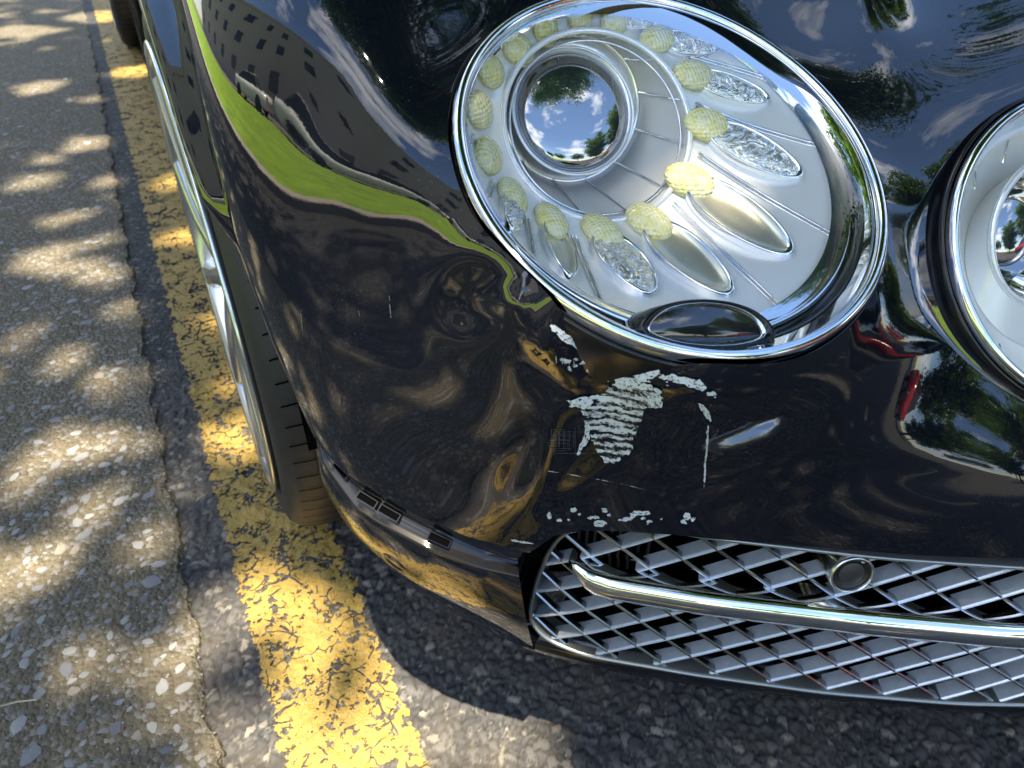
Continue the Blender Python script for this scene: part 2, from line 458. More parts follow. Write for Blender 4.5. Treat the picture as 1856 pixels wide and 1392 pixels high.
def relief_grid(name, x0, x1, y0, y1, st, fn, mat):
    xs = np.linspace(x0, x1, int(round((x1 - x0) / st)) + 1); ys_ = np.linspace(y0, y1, int(round((y1 - y0) / st)) + 1)
    X, Y = np.meshgrid(xs, ys_, indexing='ij'); h, tone, ed = fn(X, Y)
    co = np.stack([X, Y, h], -1).reshape(-1, 3)
    nx_, ny_ = len(xs), len(ys_)
    i = np.arange(nx_ - 1)[:, None] * ny_ + np.arange(ny_ - 1)[None]
    F_ = np.stack([i, i + ny_, i + ny_ + 1, i + 1], -1).reshape(-1, 4)
    me = bpy.data.meshes.new(name); me.vertices.add(len(co)); me.vertices.foreach_set('co', co.ravel())
    me.loops.add(F_.size); me.loops.foreach_set('vertex_index', F_.ravel().astype(np.int32))
    me.polygons.add(len(F_)); me.polygons.foreach_set('loop_start', np.arange(0, F_.size, 4)); me.polygons.foreach_set('loop_total', np.full(len(F_), 4))
    me.polygons.foreach_set('use_smooth', np.ones(len(F_), bool))
    at = me.attributes.new('tone', 'FLOAT', 'POINT'); at.data.foreach_set('value', tone.ravel().astype(np.float32))
    at = me.attributes.new('edge', 'FLOAT', 'POINT'); at.data.foreach_set('value', ed.ravel().astype(np.float32))
    me.update(); me.materials.append(mat)
    o = bpy.data.objects.new(name, me); COL.objects.link(o); return o
RX0, RX1, RY0, RY1 = -.17, .98, -1.02, .42
def road_far():
    V = [(-.17, -150, 0), (60, -150, 0), (60, 150, 0), (-.17, 150, 0), (RX0, RY0, -.003), (RX1, RY0, -.003), (RX1, RY1, -.003), (RX0, RY1, -.003)]
    V = [(x, y, z) for x, y, z in V]
    V[0] = (-.17, -150, -.003); V[1] = (60, -150, -.003); V[2] = (60, 150, -.003); V[3] = (-.17, 150, -.003)
    return mesh('road', V, [(0, 1, 5, 4), (1, 2, 6, 5), (2, 3, 7, 6)], M['asphalt'], None, False)
road = tag(road_far(), 'dark worn asphalt road around the car', kind='structure')
road_near = relief_grid('road_surface', RX0, RX1, RY0, RY1, .0026, asphalt_relief, M['asphalt_near'])
tag(road_near, 'coarse dark asphalt in front of the bumper', kind='structure')
ground = tag(sheet('ground', -300, 300, -300, 300, -.03, M['grass']), 'flat green ground out to the horizon', kind='structure')

# concrete gutter slab, its edge ragged against the asphalt
ys = np.r_[np.arange(-2.5, 3, .008), np.arange(3, 12, .05), np.linspace(12, 150, 30), ]
ys = np.r_[np.linspace(-150, -2.6, 20), ys]
edge = -.139 + .012 * np.interp(ys, [-1, 0, 3], [-1, -.5, 1]) + .004 * np.sin(ys * 31) + .003 * np.sin(ys * 77 + 1) + rng.normal(0, .0016, len(ys))
V = []; F = []
for y, e in zip(ys, edge):
    V += [(-.78, y, .004), (e - .010, y, .004), (e - .003, y, .0026), (e + .002, y, -.006)]
gutter = mesh('gutter', V, gridF(len(ys), 4), M['concrete'], None, False)
tag(sheet('lane', -2.15, -.78, -150, 150, .002, M['asphalt']), 'dark asphalt strip between gutter and kerb', kind='structure')
tag(gutter, 'mossy concrete gutter with embedded pebbles beside the yellow line', kind='structure')

# worn yellow line
nx, ny = 4, 60
def paint_relief(X, Y):
    h = sum(asphalt_relief(X + dx, Y + dy)[0] for dx in (-.002, 0, .002) for dy in (-.002, 0, .002)) / 9
    return h + .0022, 0 * X, 0 * X
yel = relief_grid('road_marking', -.115, .09, -1.0, .40, .003, paint_relief, M['yellow'])
yel2 = sheet('road_marking', -.115, .09, .40, 40, .0005, M['yellow'], 2, 60)
tag(yel2, 'far stretch of the worn yellow line beside the car', kind='structure')
tag(yel, 'cracked and flaking yellow line painted along the road edge', kind='structure')

# pebbles set in the gutter
def pebble(seed):
    r_ = np.random.default_rng(seed)
    th = np.linspace(0, 2 * math.pi, 9, endpoint=False) + r_.uniform(-.25, .25, 9)
    rr = r_.uniform(.72, 1.15, 9)
    V = [(math.cos(t) * k, math.sin(t) * k * .68, -.25) for t, k in zip(th, rr)]
    V += [(math.cos(t) * k * .93, math.sin(t) * k * .62, .10 + r_.uniform(-.05, .09)) for t, k in zip(th, rr)]
    V += [(math.cos(t) * k * .6, math.sin(t) * k * .40, .24 + r_.uniform(-.06, .08)) for t, k in zip(th, rr)]
    V.append((0, 0, .28))
    F = []
    for i in range(9):
        j = (i + 1) % 9
        F += [(i, j, 9 + j, 9 + i), (9 + i, 9 + j, 18 + j, 18 + i), (18 + i, 18 + j, 27)]
    return V, F
peb_me = []
for k in range(16):
    V, F = pebble(100 + k)
    me = bpy.data.meshes.new('stone'); me.from_pydata(V, [], F); me.materials.append(M['stone%d' % [0, 1, 0, 2, 1, 0, 3, 1][k % 8]]); me.update()
    peb_me.append((me, V, F))
placed = []
tries = 0
spots = []
while len(spots) < 1500 and tries < 40000:
    tries += 1
    x = -.15 - abs(rng.normal(0, .28)); y = rng.uniform(-.95, 3.2)
    if rng.random() > .30 + .7 * math.exp(-((y + .2) / .9) ** 2): continue
    s = .0028 + rng.gamma(2.0, .0022)
    s = min(s, .0155)
    if x + s > -.152 or x < -.76: continue
    if any((x - a) ** 2 + (y - b) ** 2 < (.8 * (s + c)) ** 2 for a, b, c in spots): continue
    spots.append((x, y, s))
def inframe(x, y):
    q = np.array([x, y, 0]) - CAM
    d = q @ FWD
    if d <= 0: return -1
    u = 928 + 1380 * (q @ RGT) / d; v = 696 + 1380 * (q @ DWN) / d
    return 1380 / d if -40 < u < 1900 and -40 < v < 1430 else 0
spots.sort(key=lambda s: -s[2] * max(0.01, inframe(s[0], s[1])))
rest = []
for i, (x, y, s) in enumerate(spots):
    me, V, F = peb_me[i % 16]
    rz = rng.normal(.6, .7); sz = s * rng.uniform(.35, .6)
    if i < 290:
        o = bpy.data.objects.new('stone', me); COL.objects.link(o); o.parent = gutter
        o.location = (x, y, .004); o.scale = (s, s, sz); o.rotation_euler = (0, 0, rz)
    else:
        A = np.array(V) * [s, s, sz]
        c, sn = math.cos(rz), math.sin(rz)
        A = np.stack([A[:, 0] * c - A[:, 1] * sn + x, A[:, 0] * sn + A[:, 1] * c + y, A[:, 2] + .004], 1)
        rest.append((A, F))
V, F = merge(rest)
tag(mesh('small_stones', V, F, M['stone0'], gutter, False), kind='stuff')
gr_v, gr_f = [], []
for k in range(5200):
    x = -.145 - abs(rng.normal(0, .25)); y = rng.uniform(-.95, 2.2)
    if x < -.77: continue
    r_ = rng.uniform(.0006, .0021); b_ = len(gr_v); a0 = rng.uniform(0, 6.28)
    for j in range(4): gr_v.append((x + r_ * math.cos(a0 + j * 1.57) * rng.uniform(.7, 1.2), y + r_ * math.sin(a0 + j * 1.57) * rng.uniform(.7, 1.2), .0038))
    gr_v.append((x, y, .004 + r_ * .8))
    gr_f += [(b_ + j, b_ + (j + 1) % 4, b_ + 4) for j in range(4)]
tag(mesh('grit', gr_v, gr_f, M['stone1'], gutter, False), kind='stuff')
# a dry twig lying on the gutter
tw = tube('dry_twig', [at_z(0, 1280, .010), at_z(30, 1272, .011), at_z(66, 1268, .010)], [.0012, .001, .0007], simple('dry_straw', (.50, .44, .28), .7), None, 6)
tag(tw, 'thin pale dry twig lying on the gutter', 'twig')

# ------------------------------------------------------------------ the car
XC = .975
car = empty('car', (0, 0, 0))
tag(car, 'glossy black saloon car with dented front corner parked over yellow line', 'car')

BZ = fr((.236, -.505, .664), 0, 59.5); BR = .135
IZ = fr((.516, -.6075, .5905), 15, 40); IR = .110

# --- body skin: smooth shell through measured points
C0 = np.array([.45, -.05, .40])
AX = np.array([-.45, -.75, .45]); AX /= np.linalg.norm(AX)
E1 = np.cross([0, 0, 1], AX); E1 /= np.linalg.norm(E1); E2 = np.cross(AX, E1)
def to_dom(P):
    d = np.asarray(P, float) - C0; r = np.linalg.norm(d, axis=-1); d = d / r[..., None]
    k = 1 + d @ AX
    return np.stack([d @ E1 / k, d @ E2 / k], -1), r
# points measured on the bodywork (x across, y rearwards, z up)
CTRL = [(0.0090, -0.1570, 0.7120), (0.0050, -0.2100, 0.6760), (0.0260, -0.3670, 0.3920), (0.0040, -0.0600, 0.7520), (0.0020, 0.0600, 0.7700), (0.0000, 0.1800, 0.7500), (-0.0010,
    0.3000, 0.7000), (-0.0020, 0.4100, 0.6000), (0.0000, 0.4700, 0.5000), (0.0180, -0.2000, 0.7650), (0.0120, 0.0000, 0.8000), (0.0500, 0.0000, 0.8280), (0.1200, 0.0000, 0.8450),
    (0.0500, -0.1800, 0.7900), (0.1100, -0.2000, 0.8000), (0.0120, 0.3000, 0.8000), (0.0600, 0.3500, 0.8400), (0.0890, -0.4970, 0.6400), (0.0910, -0.4940, 0.6640), (0.0900,
    -0.5080, 0.6000), (0.1500, -0.5720, 0.6000), (0.1100, -0.5260, 0.5000), (0.1700, -0.5710, 0.5000), (0.2200, -0.5940, 0.5000), (0.1500, -0.5220, 0.4100), (0.0207, -0.3783,
    0.4050), (0.0383, -0.4096, 0.4000), (0.0533, -0.4318, 0.3950), (0.0777, -0.4625, 0.3850), (0.1125, -0.4881, 0.3650), (0.1366, -0.4982, 0.3500), (0.2021, -0.6039, 0.5700),
    (0.2384, -0.6132, 0.5500), (0.2783, -0.6193, 0.5250), (0.3256, -0.6344, 0.5050), (0.3701, -0.6555, 0.4950), (0.4107, -0.6770, 0.4900), (0.1900, -0.5290, 0.4040), (0.1900,
    -0.5360, 0.4300), (0.2290, -0.5540, 0.4040), (0.2290, -0.5610, 0.4300), (0.2930, -0.6020, 0.4040), (0.2930, -0.6090, 0.4300), (0.3560, -0.6460, 0.4040), (0.3560, -0.6530,
    0.4300), (0.4400, -0.6970, 0.4040), (0.4400, -0.7040, 0.4300), (0.6000, -0.7690, 0.4040), (0.6000, -0.7760, 0.4300), (0.8000, -0.8390, 0.4040), (0.8000, -0.8460, 0.4300),
    (0.9700, -0.8640, 0.4040), (0.9700, -0.8710, 0.4300), (0.6000, -0.7650, 0.5500), (0.8000, -0.8300, 0.5000), (0.9700, -0.8550, 0.5000), (0.6000, -0.7300, 0.6800), (0.8000,
    -0.8000, 0.6600), (0.9700, -0.8250, 0.6800), (0.3791, -0.5030, 0.6606), (0.3667, -0.4528, 0.6901), (0.3318, -0.4113, 0.7145), (0.2802, -0.3857, 0.7296), (0.2210, -0.3803,
    0.7328), (0.1645, -0.3962, 0.7235), (0.1202, -0.4305, 0.7032), (0.0960, -0.5286, 0.6455), (0.1202, -0.5754, 0.6179), (0.1644, -0.6098, 0.5977), (0.2210, -0.6256, 0.5883),
    (0.2802, -0.6202, 0.5915), (0.3318, -0.5946, 0.6066), (0.3667, -0.5531, 0.6310), (0.5691, -0.6547, 0.6094), (0.5642, -0.6178, 0.6504), (0.5329, -0.5834, 0.6804), (0.4836,
    -0.5606, 0.6914), (0.4295, -0.5557, 0.6804), (0.3852, -0.5698, 0.6504), (0.3624, -0.5993, 0.6094), (0.3674, -0.6363, 0.5684), (0.3987, -0.6707, 0.5384), (0.4480, -0.6935,
    0.5275), (0.5021, -0.6984, 0.5384), (0.5464, -0.6842, 0.5684), (0.2360, -0.3000, 0.7750), (0.2360, -0.1000, 0.8220), (0.2360, 0.1500, 0.8550), (0.2360, 0.4000, 0.8800),
    (0.4200, -0.4500, 0.7450), (0.4200, -0.2500, 0.8150), (0.4200, 0.1000, 0.8800), (0.4200, 0.4000, 0.9100), (0.6500, -0.5800, 0.7850), (0.6500, -0.3000, 0.8550), (0.6500, 0.1000,
    0.9100), (0.6500, 0.4000, 0.9350), (0.8500, -0.6600, 0.8000), (0.8500, -0.3000, 0.8800), (0.8500, 0.1000, 0.9250), (0.9700, -0.6900, 0.8000), (0.9700, -0.3000, 0.8850),
    (0.9700, 0.1000, 0.9300), (0.9700, 0.4000, 0.9500), (1.3500, -0.7690, 0.4040), (1.3500, -0.7760, 0.4300), (1.1500, -0.8390, 0.4040), (1.1500, -0.8460, 0.4300), (1.3500,
    -0.7650, 0.5500), (1.1500, -0.8300, 0.5000), (1.3500, -0.7300, 0.6800), (1.1500, -0.8000, 0.6600), (1.3809, -0.6547, 0.6094), (1.3858, -0.6178, 0.6504), (1.3000, -0.5800,
    0.7850), (1.3000, -0.3000, 0.8550), (1.3000, 0.1000, 0.9100), (1.3000, 0.4000, 0.9350), (1.1000, -0.6600, 0.8000), (1.1000, -0.3000, 0.8800), (1.1000, 0.1000, 0.9250), (0.0141,
    -0.3210, 0.7068), (0.0276, -0.3674, 0.6902), (0.0421, -0.3828, 0.7078), (0.0532, -0.4065, 0.6974), (0.0630, -0.4154, 0.6986), (0.0711, -0.4356, 0.6852), (0.0777, -0.4546,
    0.6726), (0.0823, -0.4757, 0.6612), (0.0534, -0.4285, 0.6647), (0.0660, -0.4556, 0.6434), (0.0390, -0.3968, 0.6688), (0.0058, -0.3344, 0.6452), (0.0174, -0.3700, 0.6146),
    (0.0489, -0.4250, 0.6204), (0.0709, -0.4694, 0.6172), (0.0330, -0.3484, 0.7276), (0.0470, -0.3750, 0.7333), (0.0636, -0.3990, 0.7288), (0.0733, -0.4215, 0.7189), (0.0826,
    -0.4491, 0.7001), (0.0901, -0.4722, 0.6808), (0.0922, -0.4927, 0.6501), (0.0292, -0.4057, 0.5649), (0.0620, -0.4636, 0.5712), (0.0928, -0.5121, 0.5752), (0.0450, -0.4306,
    0.5050), (0.0774, -0.4897, 0.5236), (0.1066, -0.5277, 0.5333), (0.0544, -0.4446, 0.4612), (0.0874, -0.4800, 0.4499), (0.1153, -0.5067, 0.4297)]
ctrl = [p for p in CTRL if abs(p[2] - .404) > .0012 and abs(p[2] - .430) > .0012 and abs(p[0] - .15) + abs(p[2] - .41) > .002]
def circle_pts(Fm, r_, step):
    c, n, a, b = Fm
    return [c - n * .004 + r_ * (math.cos(R(t)) * a + math.sin(R(t)) * b) for t in np.arange(0, 360, step)]
drop = circle_pts(fr((.465, -.630, .612), 15, 40), .107, 30) + [at_z(1290, 715, .570), at_z(1390, 750, .550)]
ctrl = [p for p in ctrl if min(np.linalg.norm(np.array(p) - d) for d in drop) > .003]
ctrl = [p for p in ctrl if not (p[0] > .55 and p[2] > .45)]
nose = [(.68, -.70, .60), (.68, -.735, .52), (.8, -.76, .64), (.8, -.815, .52), (.97, -.80, .66), (.97, -.845, .52), (.68, -.56, .715), (.68, -.40, .775), (.85, -.63, .745),
        (.85, -.40, .815), (.97, -.65, .755), (.97, -.40, .83), (.65, -.1, .86), (.85, -.1, .885), (.97, -.1, .895), (.65, .1, .885), (.65, .4, .93), (.85, .1, .905), (.97, .1, .915), (.97, .4, .945)]
nose += [(2 * XC - x, y, z) for x, y, z in nose if x < .9]
ctrl = circle_pts(IZ, 1.07 * IR, 30) + [(.44, -.44, .735)] + nose + ctrl
for x, y in ((.170, -.546), (.200, -.563), (.2455, -.592), (.336, -.649), (.4145, -.693), (.6, -.778), (.8, -.85), (.97, -.88), (1.15, -.85)):
    ctrl += [(x, y, .419)]
ctrl = np.array(ctrl)
soft = np.where(ctrl[:, 2] > .76, 6e-5, 8e-6)
soft[:12] = 6e-5
nf = 31                                            # the last measured points lie on the wing flank and corner
flank = np.zeros(len(ctrl), bool); flank[len(ctrl) - 9 - nf:len(ctrl) - 9] = True
soft[flank] = np.where(ctrl[flank, 2] > .655, 1.2e-5, 1.5e-4)
Q, rad = to_dom(ctrl)
def tps_k(d2):
    return d2 ** 1.5
N = len(Q)
D2 = ((Q[:, None] - Q[None]) ** 2).sum(-1)
A = np.zeros((N + 3, N + 3)); A[:N, :N] = tps_k(D2) + np.diag(soft)
A[:N, N] = 1; A[:N, N + 1:] = Q; A[N, :N] = 1; A[N + 1:, :N] = Q.T
W = np.linalg.solve(A, np.r_[rad, 0, 0, 0])
def shell_at(q):
    q = np.asarray(q, float)
    out = np.empty(len(q))
    for s in range(0, len(q), 20000):
        qq = q[s:s + 20000]
        d2 = ((qq[:, None] - Q[None]) ** 2).sum(-1)
        out[s:s + 20000] = tps_k(d2) @ W[:N] + W[N] + qq @ W[N + 1:]
    k = (q ** 2).sum(1)
    d = ((2 * q[:, :1] * E1 + 2 * q[:, 1:] * E2) + (1 - k)[:, None] * AX) / (1 + k)[:, None]
    return C0 + d * out[:, None], d
STEP = .0046
ga = np.arange(-1.05, 1.05, STEP); gb = np.arange(-.95, 1.05, STEP)
GA, GB = np.meshgrid(ga, gb, indexing='ij')
q = np.stack([GA.ravel(), GB.ravel()], 1)
SV, SD = shell_at(q)
SF = np.array(gridF(len(ga), len(gb)))

def sight_on(V_, F_):
    return BVHTree.FromPolygons([tuple(v) for v in V_], [tuple(f) for f in F_])
bv0 = sight_on(SV, SF)
def hit0(u, v, bv=None):
    d = Vector(pix(u, v)).normalized()
    h = (bv or bv0).ray_cast(Vector(CAM), d)
    return np.array(h[0]) if h[0] is not None else None
# --- crash damage: dents and creases pushed into the skin
def dent(P, u, v, ru, rv, ang, depth, sharp=2.0):
    c = hit0(u, v)
    if c is None: return 0
    dz = np.linalg.norm(c - CAM) / 1440
    ca, sa = math.cos(R(ang)), math.sin(R(ang))
    e1 = RGT * ca + DWN * sa; e2 = -RGT * sa + DWN * ca
    dd = P - c
    k = ((dd @ e1) / (ru * dz)) ** 2 + ((dd @ e2) / (rv * dz)) ** 2 + ((dd @ FWD) / .09) ** 2
    return depth * np.exp(-k ** (sharp / 2))
P = SV.copy()
disp = np.zeros(len(P))
for args in [
    (858, 540, 62, 56, 0, -.0105, 2.8), (900, 545, 46, 13, 8, .0055, 2), (845, 545, 112, 100, 0, .0035, 2),
    (1040, 690, 120, 44, 25, -.0060, 2.0), (1005, 640, 70, 20, 45, .0045, 2), (1085, 702, 66, 15, 20, .0050, 2),
    (1120, 790, 115, 90, 0, -.0085, 2.2), (1110, 745, 80, 18, 8, .0022, 2), (1235, 830, 120, 110, 0, -.0030, 2),
    (1000, 760, 44, 110, 15, .0040, 2), (950, 840, 30, 110, 25, -.0028, 2),
    (1250, 705, 140, 22, 18, .0012, 2), (1420, 880, 110, 40, -30, .0028, 2), (1050, 880, 90, 30, -35, .0026, 2)]:
    disp += dent(P, *args)
dq = P - CAM; dd_ = dq @ FWD
PU = 928 + 1380 * (dq @ RGT) / dd_; PV = 696 + 1380 * (dq @ DWN) / dd_
def crease(pts, w_up, w_dn, depth):
    p_ = np.array(pts, float); best = np.full(len(PU), 1e9); side = np.zeros(len(PU)); endf = np.zeros(len(PU))
    L = np.r_[0, np.cumsum(np.hypot(*np.diff(p_, axis=0).T))]
    for i in range(len(p_) - 1):
        a_, b_ = p_[i], p_[i + 1]; e_ = b_ - a_; l2 = e_ @ e_
        t_ = np.clip(((PU - a_[0]) * e_[0] + (PV - a_[1]) * e_[1]) / l2, 0, 1)
        dx = PU - a_[0] - t_ * e_[0]; dy = PV - a_[1] - t_ * e_[1]; d_ = np.hypot(dx, dy)
        m_ = d_ < best
        best = np.where(m_, d_, best); side = np.where(m_, e_[0] * dy - e_[1] * dx, side)
        along = (L[i] + t_ * math.sqrt(l2)) / L[-1]; endf = np.where(m_, np.sin(np.pi * np.clip(along, .02, .98)) ** .6, endf)
    w_ = np.where(side > 0, w_dn, w_up)
    return depth * np.exp(-(best / w_) ** 2) * endf * (PU > 300) * (dd_ > .2) * (dd_ < .9)
disp += crease([(895, 505), (945, 580), (1000, 655), (1050, 722), (1075, 790)], 34, 13, .0042)
disp += crease([(975, 610), (1045, 655), (1120, 690), (1190, 712)], 26, 13, .0034)
disp += crease([(1430, 772), (1480, 785), (1600, 812), (1730, 832), (1880, 848)], 75, 24, .0026)
disp += crease([(1060, 735), (1010, 800), (975, 880), (930, 985)], 22, 34, .0035)
fade = np.clip((P[:, 2] - .405) / .085, 0, 1); disp *= fade * fade * (3 - 2 * fade)
SV = P + SD * disp[:, None]
bv1 = sight_on(SV, SF)

def clip(V, F, f):
    """keep f>=0; quads crossed by the border are cut exactly"""
    V = list(map(tuple, V)) if not isinstance(V, list) else V
    f = list(f); out = []; cache = {}
    for face in F:
        s = [f[i] >= 0 for i in face]
        if all(s): out.append(tuple(face)); continue
        if not any(s): continue
        poly = []
        for k in range(len(face)):
            i, j = face[k], face[(k + 1) % len(face)]
            if f[i] >= 0: poly.append(i)
            if (f[i] >= 0) != (f[j] >= 0):
                key = (min(i, j), max(i, j))
                if key not in cache:
                    t = f[i] / (f[i] - f[j])
                    cache[key] = len(V)
                    V.append(tuple(V[i][c] + t * (V[j][c] - V[i][c]) for c in range(3)))
                    f.append(0.0)
                poly.append(cache[key])
        if len(poly) >= 3: out.append(tuple(poly))
    return V, out
def compact(V, F):
    used = sorted({i for f in F for i in f}); mp_ = {i: k for k, i in enumerate(used)}
    return [V[i] for i in used], [tuple(mp_[i] for i in f) for f in F]
def fring(P, Fm, r):
    c, n, a, b = Fm; d = P - c
    h = d @ n
    return np.where(np.abs(h) < .11, np.hypot(d @ a, d @ b) - r, 1.0)
GAPX = [-.1, .025, .036, .053, .079, .112, .128, .136, .143, .150, .165, .180, .25, 3]
GAPZ = [.415, .408, .401, .396, .386, .366, .357, .362, .385, .407, .417, .419, .418, .417]
def zb(x): return np.interp(x, GAPX, GAPZ)
V, F = SV, [tuple(f) for f in SF]
for fn in (
    lambda P: XC - P[:, 0],
    lambda P: .42 - P[:, 1],
    lambda P: P[:, 0] + .2,
    lambda P: np.where((P[:, 1] > -.1) & (P[:, 0] < .3), P[:, 2] - .3, P[:, 2] - zb(P[:, 0])),
    lambda P: np.where(P[:, 0] < .3, np.hypot(P[:, 1] - .055, P[:, 2] - .345) - .422, 1.0),
    lambda P: fring(P, BZ, BR + .0022),
    lambda P: fring(P, IZ, IR + .003)):
    V, F = clip(V, F, fn(np.array(V)))
    V, F = compact(V, F)
P = np.array(V)
def bonnet_f(P):
    return P[:, 1] - np.interp(P[:, 0], [0, .10, .236, .36, .5, .7, .975], [.05, -.22, -.33, -.40, -.47, -.55, -.58])
def seam_f(P):   # wing above, bumper below
    return np.minimum(P[:, 2] - (.605 + .55 * P[:, 0]), .20 - P[:, 0])
Vb, Fb = clip(list(V), F, bonnet_f(P)); Vb, Fb = compact(Vb, Fb)
Vr, Fr = clip(list(V), F, -bonnet_f(P)); Vr, Fr = compact(Vr, Fr)
s_ = seam_f(np.array(Vr))
Vw, Fw = clip(list(Vr), Fr, s_); Vw, Fw = compact(Vw, Fw)
Vf, Ff = clip(list(Vr), Fr, -s_); Vf, Ff = compact(Vf, Ff)
bonnet = mesh('bonnet', Vb, Fb, M['paint'], car)
wing = mesh('front_wing', Vw, Fw, M['paint'], car)
bumper = mesh('front_bumper', Vf, Ff, M['paint'], car)
bumper['label'] = 'dented black front bumper with primer showing through scrapes'

# --- wheel arch lip
ang = np.radians([0, 2, 6, 9, 15, 20, 26, 33, 36, 38, 44, 50, 57, 70, 90, 120, 150, 180])
xo = [.031, .030, .022, .019, .013, .008, .004, -.001, -.009, -.015, -.017, -.017, -.017, -.016, -.015, -.012, -.010, -.010]
angi = np.radians([0, 6, 9, 16, 24, 32, 37, 44, 51, 60, 80, 120, 180])
xi = [.0265, .026, .026, .023, .014, .006, .005, .005, .005, .008, .003, .0, .0]
aa = np.radians(np.linspace(3, 180, 150)); ai = np.interp(aa, angi, xi); ao = np.interp(aa, ang, xo)
rings_ = []
for r_, k, dx in ((.4235, 0, .001), (.419, .10, 0), (.413, .35, 0), (.406, .68, 0), (.400, .92, 0), (.394, 1, 0), (.3905, .9, .001), (.390, .8, .006), (.391, .8, .025)):
    x_ = ai * (1 - k) + ao * k + dx
    rings_.append(np.stack([x_, .055 - r_ * np.cos(aa), .345 + r_ * np.sin(aa)], 1))
loft('wheel_arch_lip', rings_, M['paint'], car, False)
# arch liner
rl = []
for x_ in (.015, .12, .28, .30):
    r_ = .392 if x_ < .29 else .05
    t_ = np.radians(np.linspace(6, 192, 60))
    rl.append(np.stack([np.full(60, x_), .055 - r_ * np.cos(t_), .345 + r_ * np.sin(t_)], 1))
loft('arch_liner', rl, M['dark'], car, False)

# --- gap strip with clip slots, lower valance
gp = [(.027, -.352, .425), (.025, -.370, .410)] + [at_z(u, v, z) for u, v, z in ((650, 890, .40), (700, 920, .395), (780, 965, .385), (880, 1010, .365), (940, 1030, .35))]
gp = np.array(gp)
tt = np.r_[0, np.cumsum(np.linalg.norm(np.diff(gp, axis=0), axis=1))]
tt /= tt[-1]
def smooth_curve(P_, t0, n):
    t = np.linspace(0, 1, n); o = np.stack([np.interp(t, t0, P_[:, i]) for i in range(3)], 1)
    for _ in range(max(2, n // 30)):
        o[1:-1] = .25 * o[:-2] + .5 * o[1:-1] + .25 * o[2:]
    return o
gap = smooth_curve(gp, tt, 90)
tn = np.gradient(gap, axis=0); tn /= np.linalg.norm(tn, axis=1)[:, None]
outw = np.stack([-np.abs(tn[:, 1]), -np.abs(tn[:, 0]), np.zeros(90)], 1); outw /= np.linalg.norm(outw, axis=1)[:, None]
up = np.array([0, 0, 1.])
wid = np.interp(np.linspace(0, 1, 90), [0, .15, .4, .7, 1], [.004, .013, .017, .014, .005])[:, None]
strip = empty('trim_strip'); strip.parent = car
top_in = gap - outw * .010 + up * .004; top_out = gap - outw * .001 + up * .001
low_out = gap + outw * .004 - up * wid * 1.0
low_in = low_out - outw * .012
sv = [top_in + up * .006, top_in, gap - outw * .006 - up * wid * .4, low_out - outw * .003 + up * .001, low_out + up * .0012, low_out + outw * .001, low_out - up * .003, low_in - up * .004]
loft('strip_body', sv, M['rubber'], strip, False)
for k, f_ in enumerate((.20, .37, .47, .68)):
    i = int(f_ * 89); c = gap[i] - outw[i] * .0015 - up * wid[i] * .42; L = .0085; Hh = .0027
    # clip slot: raised rim round a dark hole
    fwd_ = (outw[i] * .55 + up * .83); fwd_ /= np.linalg.norm(fwd_)
    s_ = np.cross(fwd_, tn[i]); s_ /= np.linalg.norm(s_)
    def rect(l, h_, o_): return np.array([c + tn[i] * a_ * l + s_ * b_ * h_ + fwd_ * o_ for a_, b_ in ((-1, -1), (1, -1), (1, 1), (-1, 1))])
    sl = loft('clip_slot', [rect(L * 1.14, Hh * 1.3, -.003), rect(L * 1.10, Hh * 1.2, .0003), rect(L, Hh, .0003), rect(L, Hh, -.004)], M['gloss_black'], strip, True, False)
    mesh('slot_hole', rect(L * .99, Hh * .99, -.0015), [(0, 1, 2, 3)], M['dark'], strip, False)

lip_px = ((612, 880), (620, 900), (650, 960), (690, 1010), (740, 1060), (800, 1100), (900, 1150), (960, 1180), (1080, 1212), (1200, 1235), (1350, 1254), (1500, 1270), (1680, 1287), (1856, 1300))
lipP = np.array([at_z(u, v, .2) for u, v in lip_px] + [(.62, -.79, .2), (.8, -.86, .2), (.975, -.885, .2)])
lt = np.r_[0, np.cumsum(np.linalg.norm(np.diff(lipP, axis=0), axis=1))]; lt /= lt[-1]
lip = smooth_curve(lipP, lt, 240)
ltn = np.gradient(lip, axis=0); ltn /= np.linalg.norm(ltn, axis=1)[:, None]
lout = np.stack([ltn[:, 1], -ltn[:, 0], 0 * ltn[:, 0]], 1); lout /= np.linalg.norm(lout, axis=1)[:, None]
# valance side: between gap strip and lip, left of the intake
kk = np.argmin(np.abs(lip[:, 0] - .160))
lo_side = smooth_curve(lip[:kk + 1], np.linspace(0, 1, kk + 1), 90)
up_side = np.array([low_out[i] for i in range(90)])
rows = []
for s in np.linspace(0, 1, 26):
    bow = outw * (.012 * math.sin(math.pi * s ** .8)) 
    rows.append(up_side * (1 - s) + lo_side * s + bow - up * .0)
rows.append(lo_side - outw * .010 - up * .004)
rows.append(lo_side - outw * .05 + up * .01)
valance = loft('lower_valance', rows, M['paint'], car, False)
# round cap for the towing eye
cc_ = rows[9][46]; nrm_ = np.cross(rows[9][50] - rows[9][42], rows[13][46] - rows[5][46]); nrm_ /= np.linalg.norm(nrm_)
if nrm_ @ (CAM - cc_) < 0: nrm_ = -nrm_
az_ = math.degrees(math.atan2(-nrm_[0], -nrm_[1])); el_ = math.degrees(math.asin(nrm_[2]))
lathe('round_cap', fr(cc_, az_, el_), [(.0125, -.002), (.0124, .0004), (.0118, .0008), (.0112, .0004), (.0108, -.0002), (.0001, .0004)], M['paint'], car, 48)
